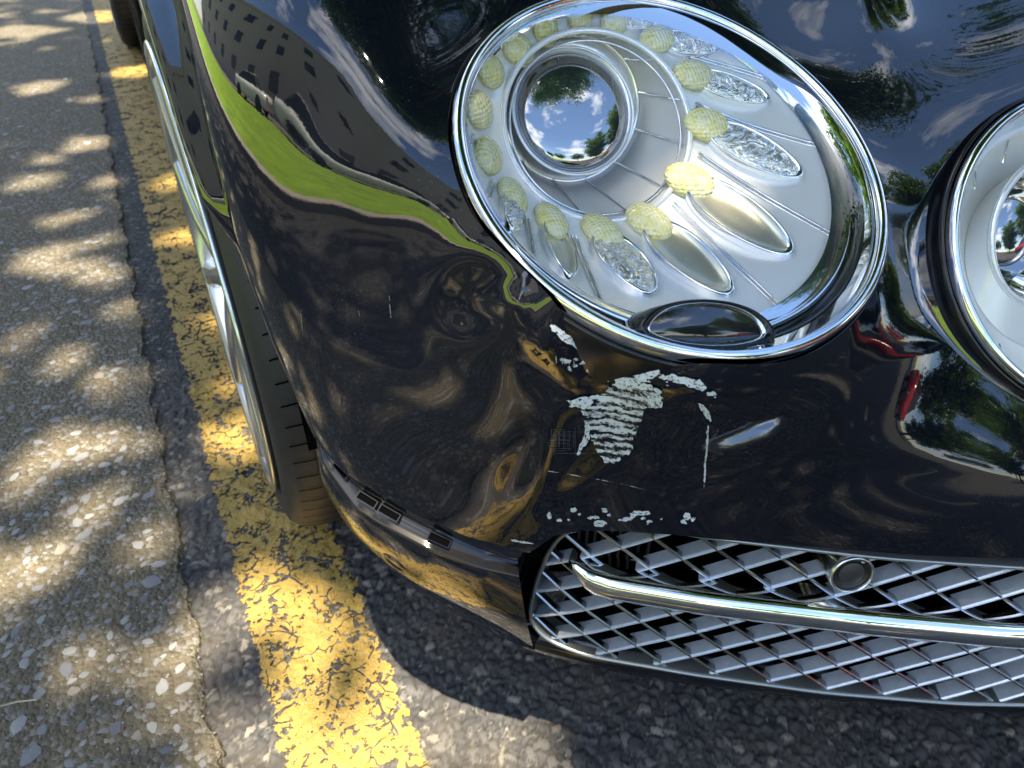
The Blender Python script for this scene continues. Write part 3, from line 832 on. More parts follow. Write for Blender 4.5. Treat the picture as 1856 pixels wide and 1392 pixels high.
# lip bar under the intake
fl = lip[kk - 14:]
fo = lout[kk - 14:]
h1 = np.clip((np.arange(len(fl))) / 14, 0, 1)[:, None]
rr_ = [fl + up * (.001 + .029 * h1) - fo * .016, fl + up * (.001 + .027 * h1) - fo * .003, fl + up * (.001 + .021 * h1) + fo * .001 * h1, fl + up * .012 * h1 + fo * .003 * h1, fl + up * .003 * h1 + fo * .0015 * h1, fl - up * .002 - fo * .006, fl - fo * .05]
loft('lower_lip', rr_, M['paint'], car, False)

# --- lower intake: frame, lattice, bright bar, parking sensor
G = np.array([(.10, -.40), (.135, -.45), (.165, -.495), (.19, -.522), (.26, -.578), (.355, -.645), (.45, -.703), (.6, -.78), (.8, -.85), (.975, -.875)])
gs0 = np.r_[0, np.cumsum(np.hypot(*np.diff(G, axis=0).T))]
gfine = np.linspace(0, gs0[-1], 400)
Gf = np.stack([np.interp(gfine, gs0, G[:, 0]), np.interp(gfine, gs0, G[:, 1])], 1)
for _ in range(60): Gf[1:-1] = .25 * Gf[:-2] + .5 * Gf[1:-1] + .25 * Gf[2:]
Gt = np.gradient(Gf, axis=0); Gt /= np.linalg.norm(Gt, axis=1)[:, None]
SMAX = gs0[-1]
def gpt(s, z, o=0.0):
    s = np.asarray(s, float); z = np.asarray(z, float) + 0 * s
    x = np.interp(s, gfine, Gf[:, 0]); y = np.interp(s, gfine, Gf[:, 1])
    tx = np.interp(s, gfine, Gt[:, 0]); ty = np.interp(s, gfine, Gt[:, 1])
    return np.stack([x + ty * o, y - tx * o, z], -1)       # o>0 : towards the viewer in front of the car
grille = empty('lower_grille', (.3, -.62, .3)); grille.parent = car; grille['label'] = 'bright diamond mesh of the lower air intake'
fs = [(.1005, .262), (.1035, .285), (.1067, .3053), (.116, .3456), (.123, .364), (.1311, .3777), (.1438, .3913), (.1606, .3980), (.20, .400), (SMAX, .400)]
fb_ = [(.1005, .255), (.102, .247), (.1083, .2367), (.1222, .2287), (.1536, .2250), (.2216, .2275), (SMAX, .2265)]
loopS = np.array(fs[::-1] + fb_)
def dens(Pq, n):
    d = np.r_[0, np.cumsum(np.hypot(*np.diff(Pq, axis=0).T))]; t = np.linspace(0, d[-1], n)
    o = np.stack([np.interp(t, d, Pq[:, 0]), np.interp(t, d, Pq[:, 1])], 1)
    for _ in range(3): o[1:-1] = .25 * o[:-2] + .5 * o[1:-1] + .25 * o[2:]
    return o
lp = dens(loopS, 420)
dl = np.gradient(lp, axis=0); dl /= np.linalg.norm(dl, axis=1)[:, None]
nl = np.stack([-dl[:, 1], dl[:, 0]], 1)          # points into the opening
def fring_(off, o): q_ = lp + nl * off; return gpt(q_[:, 0], q_[:, 1], o)
loft('grille_frame', [fring_(-.0022, -.020), fring_(-.0020, .0030), fring_(-.0008, .0042), fring_(.0010, .0036), fring_(.0016, .001), fring_(.0016, -.02)], M['frame'], grille, False)
# dark surround between frame and bumper (pocket on the left)
mleft = (lp[:, 0] < .15) & (lp[:, 1] > .246)
pk = lp[mleft]; pn = nl[mleft]
def pring(off, o): q_ = pk - pn * off; return gpt(np.maximum(q_[:, 0], .055), q_[:, 1], o)
loft('intake_pocket', [pring(.003, -.002), pring(.010, -.014), pring(.018, -.010), pring(.024, .004), pring(.030, .0)], M['gloss_black'], car, False)
# lattice bars
def frame_z(s):
    zt = np.interp(s, [p[0] for p in fs], [p[1] for p in fs]); zbm = np.interp(s, [p[0] for p in fb_], [p[1] for p in fb_])
    return zt, zbm
def bar(name, slope, z_at, mat, deep):
    s = np.linspace(.1015, SMAX, 2200); z = z_at + slope * (s - .1737)
    zt, zl = frame_z(s)
    ok = (z < zt) & (z > zl)
    if ok.sum() < 4: return
    s = s[ok]; z = z[ok]
    n = max(3, int((s[-1] - s[0]) / .012))
    s2 = np.linspace(s[0], s[-1], n); z2 = z_at + slope * (s2 - .1737)
    w = .0014 * math.sqrt(1 + slope * slope)
    prof = [(-w, -.0006), (-w * .45, .0008), (w * .45, .0008), (w, -.0006), (w * .8, -deep), (-w * .8, -deep)]
    rings = [gpt(s2, z2 + dz, o) for dz, o in prof]
    V = np.concatenate(rings)
    F = gridF(6, n, True, False)
    mesh(name, V, F, mat, grille, False)
M['blade'] = simple('satin_mesh_metal', (.62, .70, .79), .32, .45, 300, .15, .0008, var=.22, varscale=120)  # rising bars: pale blue sky reflection put into the colour
M['blade_edge'] = simple('dark_satin_mesh_metal', (.42, .43, .43), .22, 1.0)  # falling bars: same mesh painted darker, as faces turned from the sky
# lines rising and falling to the right
for k in range(-6, 44):
    bar('mesh_bar', .711, .3704 - k * .0343, M['blade'], .0135)
for k in range(-8, 44):
    bar('mesh_bar', -.757, .3704 + k * .0343, M['blade_edge'], .006)
# dark box behind the mesh, radiator fins
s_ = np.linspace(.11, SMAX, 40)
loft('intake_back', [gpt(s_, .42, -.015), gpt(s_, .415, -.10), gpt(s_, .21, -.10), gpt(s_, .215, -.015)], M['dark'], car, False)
for k in range(9):
    s0 = .128 + k * .0085
    pts = gpt(np.array([s0, s0]), np.array([.30, .40]), -.045)
    tube('radiator_fin', pts, .0014, M['fin'], grille, 6)
# bright bar
s_ = np.r_[np.linspace(.1335, .165, 30), np.linspace(.168, SMAX, 100)]
zc = np.interp(s_, [.1335, .140, .148, .157, .253, .34, .484, SMAX], [.3465, .3425, .3375, .3335, .3350, .3365, .333, .333])
hh = np.interp(s_, [.1335, .136, .140, .148, .157, .253, SMAX], [.0006, .0034, .0070, .0108, .0130, .0128, .0138])
oo = np.interp(s_, [.1335, .138, .15, .17, SMAX], [.004, .009, .015, .018, .020])
prof = [(1.0, -.010), (1.02, .0), (1.0, .45), (.93, .68), (.75, .84), (.45, .94), (.1, 1.0), (-.05, 1.0), (-.2, .97), (-.6, .86), (-.95, .70), (-1.03, .50), (-1.03, .0), (-1.0, -.010)]
rings_ = [gpt(s_, zc + hh * a_, oo * b_ if b_ >= 0 else -.01) for a_, b_ in prof]
loft('chrome_bar', rings_, M['chrome'], grille, False)
# parking sensor
sc = gpt(np.array([.3396]), np.array([.3835]), .004)[0]
sfr = fr(sc, 24, 12)
sens = empty('parking_sensor', tuple(sc)); sens.parent = car
def lathe_in(*a, **k): return lathe(*a, **k)
lathe('sensor_housing', sfr, [(.0165, -.045), (.0165, .002), (.0160, .0042), (.0150, .0050), (.0142, .0040), (.0138, .0010)], M['satin'], sens, 64)
lathe('sensor_ring', sfr, [(.0138, .0012), (.0110, -.001), (.0098, .0012), (.0094, .0022)], M['black'], sens, 64)
lathe('sensor_face', sfr, [(.0094, .0022), (.0085, .0026), (.00001, .0028)], simple('sensor_grey', (.035, .033, .033), .4), sens, 64)

# --- headlights
def ellip(c, ax, r3, nu=20, nv=14):
    V = []; 
    for i in range(nv + 1):
        ph = math.pi * i / nv
        for j in range(nu):
            t = 2 * math.pi * j / nu
            p = np.array([math.sin(ph) * math.cos(t) * r3[0], math.sin(ph) * math.sin(t) * r3[1], math.cos(ph) * r3[2]])
            V.append(c + ax.T @ p)
    return V, gridF(nv + 1, nu, False, True)

def headlight_big():
    H = empty('headlight', tuple(BZ[0])); H.parent = car; H['label'] = 'large round headlight with ring of yellow lamp pods'
    c, n, a, b = BZ
    lathe('seal', BZ, [(BR + .0030, -.040), (BR + .0034, -.004), (BR + .0028, -.0008), (BR + .0018, .0002), (BR + .0008, -.0006), (BR + .0004, -.008)], M['rubber'], H)
    lathe('bezel', BZ, [(BR + .0002, -.008), (BR, .003), (BR - .0012, .0062), (BR - .0036, .0078), (BR - .0060, .0070), (BR - .0072, .0046), (BR - .0075, .0020)], M['chrome'], H)
    PCf = (c + np.array([.004, .019, -.004]), n, a, b); PR = .1225
    KC = fr((.222, -.438, .667), 11.7, 39.8); KR = .062
    nn = 160
    o0 = ring(BZ, BR - .0074, .0020, nn); o1 = ring(PCf, PR + .004, .001, nn)
    def mixr(t): return o0 * (1 - t) + o1 * t
    loft('bezel_wall', [mixr(t) for t in (0, .1, .2, .32, .42)], M['chrome'], H)
    loft('inner_black_ring', [mixr(.42) - n * .0005, mixr(.44) - n * .003, mixr(.7) - n * .003, mixr(.98) - n * .001], M['gloss_black'], H)
    po = ring(PCf, PR, 0, nn); ki = ring(KC, KR, 0, nn)
    tv = np.linspace(0, 2 * math.pi, nn, endpoint=False)
    wv = (.0012 + .0075 * np.clip(.5 + .5 * np.cos(tv + R(50)), 0, 1) ** 1.3)[:, None]      # wide low right, thin upper left
    ev = np.cos(tv)[:, None] * a + np.sin(tv)[:, None] * b
    loft('plate_rim', [mixr(.97), ring(PCf, PR + .0035, .0026, nn), ring(PCf, PR + .0018, .003, nn), ring(PCf, PR + .0002, .0014, nn), ring(PCf, PR, -.0002, nn) - ev * wv - n * wv * .1], M['chrome'], H)
    def plate(th, t):
        th = np.asarray(th, float)
        e = np.cos(th)[..., None] * a + np.sin(th)[..., None] * b
        f = np.cos(th)[..., None] * KC[2] + np.sin(th)[..., None] * KC[3]
        o = PCf[0] + PR * e; i = KC[0] + KR * f
        t = np.asarray(t, float)[..., None]
        return i * (1 - t) + o * t - n * .006 * np.sin(np.pi * t)
    thv = np.linspace(0, 2 * math.pi, nn, endpoint=False)
    loft('reflector_plate', [plate(thv, np.full(nn, t)) for t in np.linspace(0, 1.0, 22)], M['plate'], H)
    def pframe(thd, t):
        th = R(thd); p = plate(np.array([th]), np.array([t]))[0]
        dr = plate(np.array([th]), np.array([t + .02]))[0] - p; dr /= np.linalg.norm(dr)
        dt = plate(np.array([th + .02]), np.array([t]))[0] - p; dt /= np.linalg.norm(dt)
        nm = np.cross(dr, dt); nm /= np.linalg.norm(nm)
        if nm @ (CAM - p) < 0: nm = -nm
        dt = np.cross(nm, dr)
        return p, dr, dt, nm
    def pp(thd, t): return plate(np.array([R(thd)]), np.array([t]))[0]
    # cup, projector
    LR = fr((.230, -.389, .662), 13.9, 11.5); LN = fr((.220, -.408, .667), 10, 34)
    lo_ = ring(LR, .048, 0, nn)
    loft('cup_wall', [ki * (1 - t) + lo_ * t for t in (0, .2, .4, .6, .8, 1)], M['cupwall'], H)
    tube('cup_rim', ring(KC, KR + .0005, .0012, nn), .0022, M['clearring'], H, 10, True)
    tube('cup_rim_inner', ring(KC, KR - .0045, -.002, nn), .0008, M['chrome'], H, 8, True)
    for k in range(12):
        i0 = int((k + .4) / 12 * nn) % nn
        d = lo_[i0] - ki[i0]; off = LN[1] * .0006
        tube('cup_rib', [ki[i0] + d * .04 + off, ki[i0] + d * .5 + off, ki[i0] + d * .97 + off], .0011, M['chrome'], H, 6)
    ln_o = ring(LN, .0405, .0, nn)
    loft('lens_shroud', [lo_, lo_ * .7 + ln_o * .3 + LN[1] * .004, lo_ * .45 + ln_o * .55 + LN[1] * .006, lo_ * .2 + ln_o * .8 + LN[1] * .005, ln_o + LN[1] * .003, ring(LN, .0392, .0005, nn)], M['clearring'], H)
    tube('shroud_ring', ring(LR, .0478, .003, nn), .0016, M['chrome'], H, 8, True)
    tube('shroud_ring_inner', ring(LN, .0420, .004, nn), .0010, M['clearring'], H, 8, True)
    lathe('projector_lens', LN, [(.0392, 0)] + [(.0392 * math.cos(x), .0105 * math.sin(x)) for x in np.linspace(.05, math.pi / 2 - .001, 16)], M['proj'], H)
    # lamp pods round the cup
    pods = [(77, .84, .010), (56, .535, .011), (28.8, .305, .012), (357.5, .155, .012), (321.2, .075, .012), (284.5, .09, .012), (254.5, .13, .012), (223, .24, .0115),
            (196.2, .44, .0115), (174.2, .565, .0115), (152.8, .76, .0115), (135.2, .825, .010), (120.2, .67, .010), (105, .85, .0095), (90.8, .94, .009)]
    for th, t, r_ in pods:
        p, dr, dt, nm = pframe(th, t)
        axm = np.stack([dr, dt, nm])
        Ve, Fe = ellip(p + nm * .002, axm, (r_ * 1.45, r_ * 1.0, r_ * .52), 28, 18)
        mesh('lamp_pod', Ve, Fe, M['led'], H)
    # scoops running outwards from the pods
    scoops = [((77, .84), (60.8, .905), .0062, 'wavy'), ((56, .535), (39.5, .91), .0085, 'wavy'), ((28.8, .305), (12.5, .795), .0095, 'wavy'), ((357.5, .155), (339.5, .765), .0125, 'wavy'),
              ((321.2, .075), (304.8, .775), .0150, 'trough'), ((284.5, .09), (275, .745), .0150, 'trough'), ((254.5, .13), (249.5, .68), .0150, 'wavy'), ((223, .24), (218, .85), .0095, 'trough'), ((196.2, .44), (195.5, .925), .0080, 'wavy')]
    for (t0, r0), (t1, r1), w, kind in scoops:
        A0 = pp(t0, r0); A1 = pp(t1, r1)
        _, dr, dt, nm = pframe((t0 + t1) / 2 if abs(t0 - t1) < 180 else t0, (r0 + r1) / 2)
        L = A1 - A0; ln = np.linalg.norm(L); e1 = L / ln; e2 = np.cross(nm, e1); e2 /= np.linalg.norm(e2)
        cpt = (A0 + A1) / 2 + nm * .0012; hl = ln / 2
        def orow(k, h_, sh=0.0, m_=56):
            tt_ = np.linspace(0, 2 * math.pi, m_, endpoint=False)
            ct, st = np.cos(tt_), np.sin(tt_)
            wv = w * (1 - .12 * ct)
            return cpt + np.outer(hl * (k * ct) + sh, e1) + np.outer(wv * k * st, e2) + nm * h_
        ro = [orow(1.06, -.008), orow(1.05, .0012), orow(1.02, .0024), orow(.97, .0024), orow(.92, .0012)]
        loft('scoop_rim', ro, M['chrome'], H)
        ri = [orow(.93, .0014), orow(.84, -.0002), orow(.66, -.0014), orow(.42, -.002), orow(.2, -.002), orow(.01, -.002)]
        if kind == 'wavy': ri = [orow(.93, .0014), orow(.8, .0030), orow(.62, .0022), orow(.5, .0040, hl * .1), orow(.36, .0026, hl * .16), orow(.2, .0036, hl * .2), orow(.01, .003, hl * .2)]
        sc_ = loft('scoop', ri, M[kind], H)
    # radial ribs
    for (t0, r0), (t1, r1) in (((43.2, .54), (22.2, .94)), ((10, .12), (352.2, .94)), ((339.5, .08), (316.8, .94)), ((304.5, .075), (280.8, .94)), ((235.3, .245), (226, .94)), ((206.8, .43), (204.2, .94)), ((183.8, .605), (183.5, .92)), ((163.2, .80), (164.5, .92))):
        d_ = ((t1 - t0 + 180) % 360) - 180
        for sgn in (-1, 1):
            pts = []
            for k in np.linspace(0, 1, 14):
                p, dr, dt, nm = pframe(t0 + d_ * k, r0 + (r1 - r0) * k)
                pts.append(p + nm * .0007 + dt * sgn * .0014)
            tube('plate_rib', pts, .0008, M['chrome'], H, 6)
    # almond side lamp set low in the bezel
    pl_p = c - b * .104 + n * .001; pl_n = n * .80 - b * .05 + np.array([0, -.45, 0]); pl_n /= np.linalg.norm(pl_n)
    def onpl(u, v, h_=0.0):
        d = pix(u, v); t = ((pl_p - CAM) @ pl_n) / (d @ pl_n); return CAM + d * t + pl_n * h_
    out_ = [(1150, 600), (1165, 575), (1190, 556), (1225, 546), (1270, 542), (1320, 547), (1360, 560), (1390, 582), (1405, 608), (1385, 622), (1340, 632), (1280, 634), (1220, 627), (1175, 614)]
    oa = np.array(out_, float); ctr_ = oa.mean(0)
    tq = np.linspace(0, len(oa), 70, endpoint=False); oaf = np.stack([np.interp(tq, np.arange(len(oa) + 1), np.r_[oa[:, i], oa[0, i]]) for i in (0, 1)], 1)
    for _ in range(4): oaf = .25 * np.roll(oaf, 1, 0) + .5 * oaf + .25 * np.roll(oaf, -1, 0)
    def er(k, h_): return np.array([onpl(*(ctr_ + (p - ctr_) * k), h_) for p in oaf])
    loft('side_lamp_frame', [er(1.0, -.02), er(1.0, .002), er(.96, .0038), er(.90, .0034), er(.86, .001)], M['gloss_black'], H)
    loft('side_lamp_trim', [er(.875, .0014), er(.865, .0026), er(.84, .0024), er(.82, .0006)], M['chrome'], H)
    loft('side_lamp_lens', [er(.83, .0008), er(.6, .0025), er(.3, .0036), er(.01, .004)], M['amber_mirror'], H)
    # clear cover
    lathe('cover_lens', BZ, [(BR - .0068, .0030)] + [((BR - .007) * math.cos(x), .003 + .014 * math.sin(x)) for x in np.linspace(.1, math.pi / 2 - .001, 22)], M['cover'], H)
    return H
headlight_big()

def headlight_small():
    H = empty('headlight', tuple(IZ[0])); H.parent = car; H['label'] = 'smaller inner round headlight at the edge of the frame'
    c, n, a, b = IZ
    r0 = IR
    lathe('seal', IZ, [(r0 + .0034, -.03), (r0 + .0034, -.003), (r0 + .0026, .0006), (r0 + .0014, .001), (r0 + .0006, .0), (r0 + .0003, -.008)], M['rubber'], H)
    lathe('bezel', IZ, [(r0, -.008), (r0 - .0002, .003), (r0 - .0015, .0062), (r0 - .0040, .0072), (r0 - .0062, .0058), (r0 - .0072, .002), (r0 - .0085, -.006), (r0 - .013, -.016)], M['chrome'], H)
    lathe('reflector_plate', IZ, [(r0 - .0128, -.016), (r0 - .016, -.014), (r0 - .020, -.018), (r0 - .032, -.030), (r0 - .044, -.036)], M['plate'], H)
    K = fr(c + np.array([0, .03, 0]) , 8, 25)
    tube('cup_rim', ring(K, .052, 0, 96), .0026, M['clearring'], H, 10, True)
    loft('cup_wall', [ring(K, .0515, 0, 96), ring(K, .047, -.012, 96), ring(K, .040, -.026, 96), ring(K, .032, -.032, 96)], M['chrome'], H)
    lathe('projector_lens', K, [(.034, -.034)] + [(.034 * math.cos(x), -.034 + .014 * math.sin(x)) for x in np.linspace(.05, 1.569, 14)], M['proj'], H, 96)
    loft('cup_surround', [ring(IZ, r0 - .0435, -.0355, 96), ring(K, .0525, .0005, 96)], M['plate'], H)
    for k in range(16):
        t = 2 * math.pi * k / 16
        e = math.cos(t) * a + math.sin(t) * b
        tube('plate_rib', [c + e * (r0 - .018) - n * .0155, c + e * (r0 - .031) - n * .0285], .0009, M['chrome'], H, 6)
    lathe('cover_lens', IZ, [(r0 - .0062, .0050)] + [((r0 - .0064) * math.cos(x), .005 + .014 * math.sin(x)) for x in np.linspace(.1, 1.569, 18)], M['cover'], H)
headlight_small()

# --- scratches and bare primer on the bumper
def patch(name, poly, mat, lift=.0009, jag=1.5, step=3.0):
    pl = np.array(poly, float)
    n = max(24, int(np.hypot(*np.diff(np.vstack([pl, pl[:1]]), axis=0).T).sum() / 4))
    d = np.r_[0, np.cumsum(np.hypot(*np.diff(np.vstack([pl, pl[:1]]), axis=0).T))]
    t = np.linspace(0, d[-1], n, endpoint=False); q_ = np.vstack([pl, pl[:1]])
    bd = np.stack([np.interp(t, d, q_[:, 0]), np.interp(t, d, q_[:, 1])], 1) + rng.normal(0, jag, (n, 2))
    lo, hi = bd.min(0), bd.max(0)
    xs = np.arange(lo[0] - step, hi[0] + 2 * step, step); ysq = np.arange(lo[1] - step, hi[1] + 2 * step, step)
    # signed distance to the ragged outline, then clip the grid to it
    X, Y = np.meshgrid(xs, ysq, indexing='ij'); pts = np.stack([X.ravel(), Y.ravel()], 1)
    e0, e1 = bd, np.roll(bd, -1, 0); ed = e1 - e0
    w_ = pts[:, None] - e0[None]; tt_ = np.clip((w_ * ed).sum(-1) / ((ed ** 2).sum(-1) + 1e-9), 0, 1)
    dist = np.linalg.norm(w_ - tt_[..., None] * ed[None], axis=-1).min(1)
    cnd = ((e0[None, :, 1] > pts[:, 1:2]) != (e1[None, :, 1] > pts[:, 1:2])) & (pts[:, :1] < (e1[:, 0] - e0[:, 0])[None] * (pts[:, 1:2] - e0[None, :, 1]) / ((e1[:, 1] - e0[:, 1])[None] + 1e-9) + e0[None, :, 0])
    sd = np.where(cnd.sum(1) % 2 == 1, dist, -dist)
    V_ = [(p[0], p[1], 0.0) for p in pts]; F_ = gridF(len(xs), len(ysq))
    V_, F_ = clip(V_, F_, sd); V_, F_ = compact(V_, F_)
    W3 = []
    for p in V_:
        h = hit0(p[0], p[1], bv1)
        if h is None: h = hit0(p[0] + 3, p[1] - 4, bv1)
        if h is None: return None
        d_ = (CAM - h); d_ /= np.linalg.norm(d_)
        W3.append(h + d_ * lift)
    o = mesh(name, W3, F_, mat, bumper)
    return o
patch('bare_primer', [(1120, 690), (1150, 684), (1170, 700), (1195, 712), (1203, 730), (1190, 742), (1170, 738), (1160, 770), (1150, 790), (1148, 815), (1120, 838), (1098, 838), (1080, 815), (1072, 790), (1060, 765), (1056, 745), (1030, 736), (1050, 722), (1088, 714)], M['scraped'], .0010, 1.8, 3.0)
patch('bare_primer', [(1027, 728), (1045, 722), (1068, 718), (1076, 728), (1066, 740), (1048, 738)], M['primer'], .0013)
patch('bare_primer', [(1062, 765), (1056, 795), (1042, 832), (1052, 820), (1068, 800), (1070, 775)], M['primer'], .0012)
patch('bare_primer', [(1172, 718), (1198, 716), (1203, 732), (1192, 742), (1176, 738)], M['primer'], .0014)
patch('bare_primer', [(998, 586), (1022, 602), (1050, 620), (1080, 636), (1076, 644), (1048, 634), (1018, 616), (1000, 598)], M['primer'], .0012, 1.2)
patch('bare_primer', [(1070, 642), (1100, 640), (1130, 650), (1165, 664), (1195, 672), (1190, 684), (1165, 690), (1140, 676), (1110, 668), (1082, 658)], M['primer'], .0012, 2.0)
patch('bare_primer', [(1192, 676), (1235, 682), (1268, 690), (1284, 704), (1266, 708), (1235, 696), (1205, 688)], M['primer'], .0012, 1.6)
patch('bare_primer', [(1110, 684), (1135, 682), (1160, 692), (1202, 708), (1200, 712), (1150, 702), (1118, 696)], M['primer'], .0016)
patch('bare_primer', [(1096, 682), (1112, 680), (1112, 690), (1100, 691)], M['primer'], .0014)
patch('bare_primer', [(1266, 730), (1276, 734), (1288, 752), (1288, 768), (1280, 756), (1268, 742)], M['primer'], .0012, 1.0, 2.0)
patch('scratch', [(1283, 770), (1286, 770), (1284, 800), (1281, 830), (1279, 858), (1277, 886), (1275.5, 886), (1276, 850), (1278, 825)], M['primer'], .0010, .6, 1.2)
for x0, x1 in ((985, 1018), (1024, 1062), (1068, 1118), (1122, 1178)):
    f1 = lambda x_: 852 + (x_ - 985) * .165 + ((x_ - 985) / 193) ** 4 * 6
    patch('scratch', [(x0, f1(x0)), ((x0 + x1) / 2, f1((x0 + x1) / 2) - .3), (x1, f1(x1)), ((x0 + x1) / 2, f1((x0 + x1) / 2) + .9)], M['primer'], .0010, .15, .9)
for k in range(46):
    if k < 30: x_, y_ = 1130 + rng.normal(0, 60), 0; y_ = 668 + (x_ - 1130) * .20 + abs(rng.normal(0, 10))
    else: x_, y_ = rng.uniform(985, 1260), 944 + rng.normal(0, 5)
    r_ = abs(rng.normal(0, 2.6)) + 1.2
    an_ = np.sort(rng.uniform(0, 2 * math.pi, 7))
    patch('paint_chip', [(x_ + 1.7 * r_ * math.cos(q_) , y_ + r_ * math.sin(q_)) for q_ in an_], M['primer'], .0011, .3, 1.0)
for k in range(11):
    x0 = 996 + rng.normal(0, 5); y0 = 778 + k * 4.3 + rng.normal(0, 1); l_ = 40 + rng.normal(0, 12)
    patch('scratch', [(x0, y0), (x0 + l_, y0 + .5), (x0 + l_, y0 + 1.2), (x0, y0 + .8)], M['faint'], .0009, .1, .8)
for k in range(11):
    x0 = 998 + k * 4.4 + rng.normal(0, 1); y0 = 780 + rng.normal(0, 5); l_ = 38 + rng.normal(0, 9)
    patch('scratch', [(x0, y0), (x0 + .8, y0), (x0 + 1.4, y0 + l_), (x0 + .6, y0 + l_)], M['faint'], .0009, .1, .8)
for k in range(5):
    x0 = 1008 + k * 8 + rng.normal(0, 1.5); y0 = 646 + k * 1.5
    patch('scratch', [(x0, y0), (x0 + 1.3, y0), (x0 + 2.0, y0 + 12 + rng.normal(0, 2)), (x0 + .8, y0 + 13)], M['primer'], .0012, .2, 1.0)
for (x, y, w, h) in ((995, 935, 9, 12), (1040, 925, 14, 8), (1095, 925, 10, 8), (1160, 930, 40, 9), (1245, 936, 14, 14), (1140, 940, 14, 6), (1075, 938, 26, 6)):
    patch('bare_primer', [(x - w / 2, y), (x - w / 4, y - h / 2), (x + w / 3, y - h / 2.4), (x + w / 2, y + h / 6), (x + w / 5, y + h / 2), (x - w / 3, y + h / 2.2)], M['primer'], .0012, 1.0, 1.5)
patch('scratch', [(925, 977), (950, 981), (973, 986), (950, 985), (928, 981)], M['primer'], .0014, .4, 1.5)
for u, v, L in ((545, 585, 46), (649, 570, 14), (705, 560, 50)):
    patch('scratch', [(u, v - L / 2), (u + 1.3, v - L / 2), (u + 4, v + L / 3), (u + 2.6, v + L / 3)], M['faint'], .0008, .4, 1.0)

# --- wheels
def wheel(x0, y0, detail=True):
    Wp = empty('wheel', (x0, y0, 0)); Wp.parent = car
    cz = .345; n = 96
    t = np.linspace(0, 2 * math.pi, n, endpoint=False)
    def rg(r, x): return np.stack([np.full(n, x0 + x), y0 + r * np.sin(t), cz + r * np.cos(t)], 1)
    prof = [(.280, .012), (.283, .003), (.295, -.001), (.310, -.002), (.326, .003), (.337, .014), (.342, .030)]
    groove = [.075, .125, .175, .222]
    xs = .030
    for g_ in groove:
        prof += [(.345, g_ - .006), (.337, g_ - .004), (.337, g_ + .004), (.345, g_ + .006)]
    prof += [(.342, .245), (.33, .262), (.29, .272), (.272, .262)]
    tyre = loft('tyre', [rg(r, x) for r, x in prof], M['tyre'], Wp)
    # shallow sipes across the shoulder
    parts = []
    for k in range(84):
        a0 = 2 * math.pi * k / 84
        V_ = []
        for x, r, da in ((.012, .3385, 0), (.030, .3435, .008), (.050, .3462, .02), (.066, .3462, .03)):
            for w_ in (-.0026, .0026):
                an = a0 + da + w_
                V_.append((x0 + x, y0 + (r) * math.sin(an), cz + (r) * math.cos(an)))
        parts.append((V_, [(0, 1, 3, 2), (2, 3, 5, 4), (4, 5, 7, 6)]))
    V_, F_ = merge(parts)
    tag(mesh('tread_sipes', V_, F_, M['dark'], Wp, False), kind='stuff')
    rim = loft('rim', [rg(r, x) for r, x in [(.250, .10), (.262, .03), (.274, .006), (.283, -.002), (.285, -.006), (.282, -.0085), (.277, -.006), (.272, .004), (.264, .03), (.256, .10), (.20, .13), (.06, .14)]], M['alloy'], Wp)
    for k in range(10):
        a0 = 2 * math.pi * k / 10 + .12
        V_ = []
        for r, x, w_, th_ in ((.05, .006, .022, .04), (.13, -.002, .015, .035), (.21, -.005, .015, .03), (.272, -.006, .024, .03)):
            for s1, s2 in ((-1, .35), (-.55, 0), (.55, 0), (1, .35), (.7, 1), (-.7, 1)):
                er_ = np.array([0, math.sin(a0), math.cos(a0)]); et = np.array([0, math.cos(a0), -math.sin(a0)])
                V_.append(np.array([x0 + x + th_ * s2, y0, cz]) + er_ * r + et * w_ * s1)
        F_ = gridF(4, 6, False, True)
        mesh('spoke', V_, F_, M['alloy'], Wp)
    loft('hub_cap', [rg(r, x) for r, x in [(.062, .06), (.060, .035), (.045, .030), (.03, .033), (.001, .034)]], M['alloy'], Wp)
    return Wp
wheel(-.004, .095)
wheel(-.004, 3.16, False)

# --- rest of the car behind the front wheel
ysb = np.linspace(.40, 4.05, 60)
def side_row(z, bul):
    x_ = -.004 + bul
    return np.stack([np.full(60, 0.0) + x_ + np.interp(ysb, [.4, 1, 2.4, 3.4, 4.05], [.0, .012, .010, -.002, .10]), ysb, np.full(60, z) + np.interp(ysb, [.4, 4.05], [0, .01])], 1)
rows = [side_row(z, bb) for z, bb in ((.20, .12), (.205, .045), (.23, .030), (.28, .026), (.36, .020), (.48, .012), (.60, .004), (.70, .002), (.78, .008), (.83, .03), (.87, .07), (.90, .12), (.93, .20))]
V = np.concatenate(rows); F = gridF(len(rows), 60)
V, F = clip(list(map(tuple, V)), F, np.minimum(np.hypot(V[:, 1] - 3.16, V[:, 2] - .345) - .385, np.hypot(V[:, 1] - .055, V[:, 2] - .345) - .392)); V, F = compact(V, F)
mesh('body_side', V, F, M['paint'], car)
yh = np.linspace(.40, 4.1, 30)
def top_row(x_, dz): return np.stack([np.full(30, x_), yh, np.interp(yh, [.4, .7, 1.5, 3.2, 4.1], [.885, .93, .95, .97, .90]) + dz], 1)
loft('upper_deck', [top_row(.18, -.0), top_row(.3, .01), top_row(.6, .03), top_row(XC, .04)], M['paint'], car, False)
yg = np.linspace(.55, 3.4, 40)
zr = np.interp(yg, [.55, 1.25, 2.0, 2.7, 3.4], [.94, 1.40, 1.48, 1.42, .98])
loft('side_window', [np.stack([np.full(40, .16), yg, np.full(40, .93)], 1), np.stack([.16 + (zr - .93) * .38, yg, zr - .03], 1)], M['window'], car, False)
